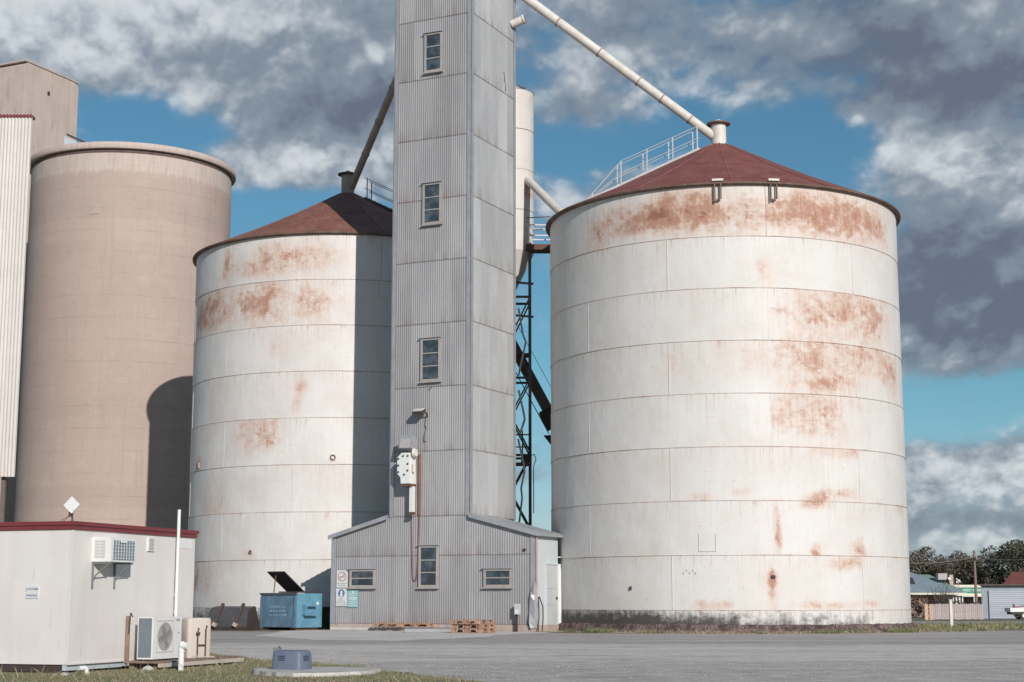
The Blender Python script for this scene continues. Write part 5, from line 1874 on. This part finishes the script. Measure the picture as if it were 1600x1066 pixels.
for i, (px, py, Y, lab, pi_, mk) in enumerate(TREES):
    q = at(px, py, Y)
    s_ = (q.z - BZ) / 9.2
    t = thing('gum_tree', lab, 'tree', (q.x, Y, BZ), random.uniform(0, 6.28), 'gum trees beyond the houses')
    t.scale = (s_ * 1.02, s_ * 1.02, s_)
    tr, cr = protos[pi_]
    if (pi_, mk) not in cache:
        cache[(pi_, mk)] = cr.copy()
    link('trunk', tr, M['bark'], t)
    link('crown', cache[(pi_, mk)], M[mk], t)

# bare shrub by the cottage, hedge behind the fence
t = thing('bare_shrub', 'leafless twiggy shrub in front of the cottage roof', 'shrub', (at(1472, 950, 146).x, 146, BZ))
rr = random.Random(5)
m = MB()
for k in range(46):
    a = rr.uniform(0, 2 * pi)
    lean = rr.uniform(.1, .55)
    p = Vector((rr.uniform(-.25, .25), rr.uniform(-.2, .2), 0))
    d = Vector((cos(a) * lean, sin(a) * lean, 1)).normalized()
    ln = rr.uniform(1.6, 3.0)
    mid = p + d * ln * .5
    e = mid + (d + Vector((rr.uniform(-.3, .3), rr.uniform(-.3, .3), 0))).normalized() * ln * .5
    m.tube(p, mid, .035, .025, 5, False)
    m.tube(mid, e, .025, .010, 5, False)
    for _ in range(4):
        s_ = mid.lerp(e, rr.random())
        m.tube(s_, s_ + Vector((rr.uniform(-.4, .4), rr.uniform(-.3, .3), rr.uniform(.1, .6))), .012, .006, 4, False)
m.build('branches', M['bark'], t)
hedge = bpy.data.objects['low_hedge']
hc = [(-2.8 + .7 * i, 0, .55 + .2 * (i % 3), .75) for i in range(9)]
crown(hc, 2600, .10, 9).build('foliage', M['hedge'], hedge)
t = thing('shrub', 'brown bushy shrub against the brick wall by the silo', 'shrub', (at(1436, 950, 150).x, 150, BZ))
crown([(-.5, 0, .7, .8), (.2, .2, 1.3, .9), (-.7, .2, 1.6, .7), (.5, 0, .6, .7)], 1500, .09, 21).build('foliage', M['hedge'], t)

# ------------------------------------------------------------------ grass, weeds, stones
def leaf_simple(name, a, b):
    m, g, p = new_mat(name)
    n = g.noise(g.obj(), 1.1, 4, .6)
    g.put(p.inputs['Base Color'], g.mix(g.ss(n, .35, .65), a, b))
    p.inputs['Roughness'].default_value = .8
    p.inputs['Specular IOR Level'].default_value = .15
    return m


M['grass_green'] = leaf_simple('olive_grass', (.15, .165, .075), (.205, .205, .105))
M['grass_dry'] = leaf_simple('straw_grass', (.36, .30, .21), (.29, .23, .16))


def in_poly(x, y, poly):
    r = False
    j = len(poly) - 1
    for i in range(len(poly)):
        xi, yi = poly[i]
        xj, yj = poly[j]
        if (yi > y) != (yj > y) and x < (xj - xi) * (y - yi) / (yj - yi) + xi:
            r = not r
        j = i
    return r


def blades(name, mt, poly, n, h0, h1, wd, seed, keep=None):
    rr = random.Random(seed)
    m = MB()
    X0, X1 = min(p[0] for p in poly), max(p[0] for p in poly)
    Y0, Y1 = min(p[1] for p in poly), max(p[1] for p in poly)
    k = 0
    while k < n:
        x, y = rr.uniform(X0, X1), rr.uniform(Y0, Y1)
        if not in_poly(x, y, poly) or (keep and not keep(x, y, rr)):
            continue
        k += 1
        h = rr.uniform(h0, h1)
        a = rr.uniform(0, pi)
        lx, ly = rr.gauss(0, .45) * h, rr.gauss(0, .45) * h
        z = gz(x, y)
        dx_, dy_ = cos(a) * wd * rr.uniform(.6, 1.4), sin(a) * wd
        o = len(m.v)
        m.v += [(x - dx_, y - dy_, z), (x + dx_, y + dy_, z), (x + lx * .5 + dx_ * .6, y + ly * .5 + dy_ * .6, z + h * .6), (x + lx, y + ly, z + h)]
        m.f += [(o, o + 1, o + 2), (o, o + 2, o + 3)]
    o = m.build(name, mt, None, None, 'stuff')
    return o


def patch(x, y):
    return .5 + .5 * sin(1.3 * x + 2.1 * sin(.7 * y)) * sin(1.1 * y + 1.7 * sin(.9 * x))


def off_slab(x, y, rr):
    return ((x + 3.12) / 1.0) ** 2 + ((y - 25.75) / 1.17) ** 2 > (1.0 if rr.random() < .985 else .8)


verge = [(-7.3, 25.5), (-8.4, 25.9), (-9, 18), (1.3, 14), (-.45, 23.1), (-1.65, 25.6), (-2.8, 28.8), (-4.9, 31.7), (-6.6, 35.2), (-9, 36), (-5.9, 30.2), (-6.2, 27.5)]
blades('grass', M['grass_green'], verge, 46000, .010, .045, .005, 1, lambda x, y, r: off_slab(x, y, r) and r.random() < .4 + .6 * patch(x, y))
blades('dry_grass', M['grass_dry'], verge, 22000, .010, .05, .004, 2, lambda x, y, r: off_slab(x, y, r) and r.random() < 1.05 - .75 * patch(x, y))
strip = [(17, 63), (19.8, 64.6), (60, 64.6), (60, 110), (24, 110), (17.8, 66)]
blades('verge_grass', M['grass_green'], strip, 16000, .06, .22, .03, 3, lambda x, y, r: r.random() < .35 + .65 * patch(x * .3, y * .3) and x < 46)
blades('verge_dry_grass', M['grass_dry'], strip, 9000, .05, .2, .03, 4, lambda x, y, r: x < 46)
base = [(1.6, 57.7), (4.4, 55.7), (8, 54.5), (11.5, 55.4), (14.4, 57.4), (18.2, 60.6), (17, 63), (15.2, 60.8), (13, 57.7), (10.6, 56.1), (8.2, 55.6), (5.4, 56.4), (3, 58.2)]
blades('weeds', M['grass_green'], base, 4200, .04, .2, .012, 5, lambda x, y, r: patch(x * 1.6, y * 1.2) > .62 or (15.4 < x < 16.6))
blades('dry_weeds', M['grass_dry'], base, 4200, .03, .14, .012, 6, lambda x, y, r: patch(x * 1.1 + 2, y * 1.6) > .5)

M['stone'] = weathered('yard_stones', (.46, .43, .41), (.34, .32, .31), 6, .9, streak=0, rnd=0)
rr = random.Random(8)
m = MB()
k = 0
while k < 5000:
    y = rr.uniform(23.3, 40)
    x = rr.uniform(-7, 11)
    if not in_poly(x, y, [(-6.7, 35.3), (-5.0, 31.8), (-2.9, 28.9), (-1.75, 25.8), (-.5, 23.2), (12, 23), (12, 41), (-7, 41)]):
        continue
    if y > 30 and rr.random() < .6:
        continue
    k += 1
    s_ = .005 + .014 * rr.random() ** 4
    o = len(m.v)
    m.v += [(x + s_ * rr.uniform(.6, 1.2) * cos(a), y + s_ * rr.uniform(.6, 1.2) * sin(a), .004) for a in (0, 1.57, 3.14, 4.71)] + [(x, y, .004 + s_ * rr.uniform(.6, 1.1))]
    m.f += [(o, o + 1, o + 4), (o + 1, o + 2, o + 4), (o + 2, o + 3, o + 4), (o + 3, o, o + 4)]
m.build('gravel', M['stone'], None, None, 'stuff')
blades('tall_grass', M['grass_dry'], verge, 380, .08, .20, .005, 12, lambda x, y, r: (abs(x + 3.12) > 1.3 or (y > 26.3 or r.random() < .05)) and r.random() < patch(x, y) ** 2)
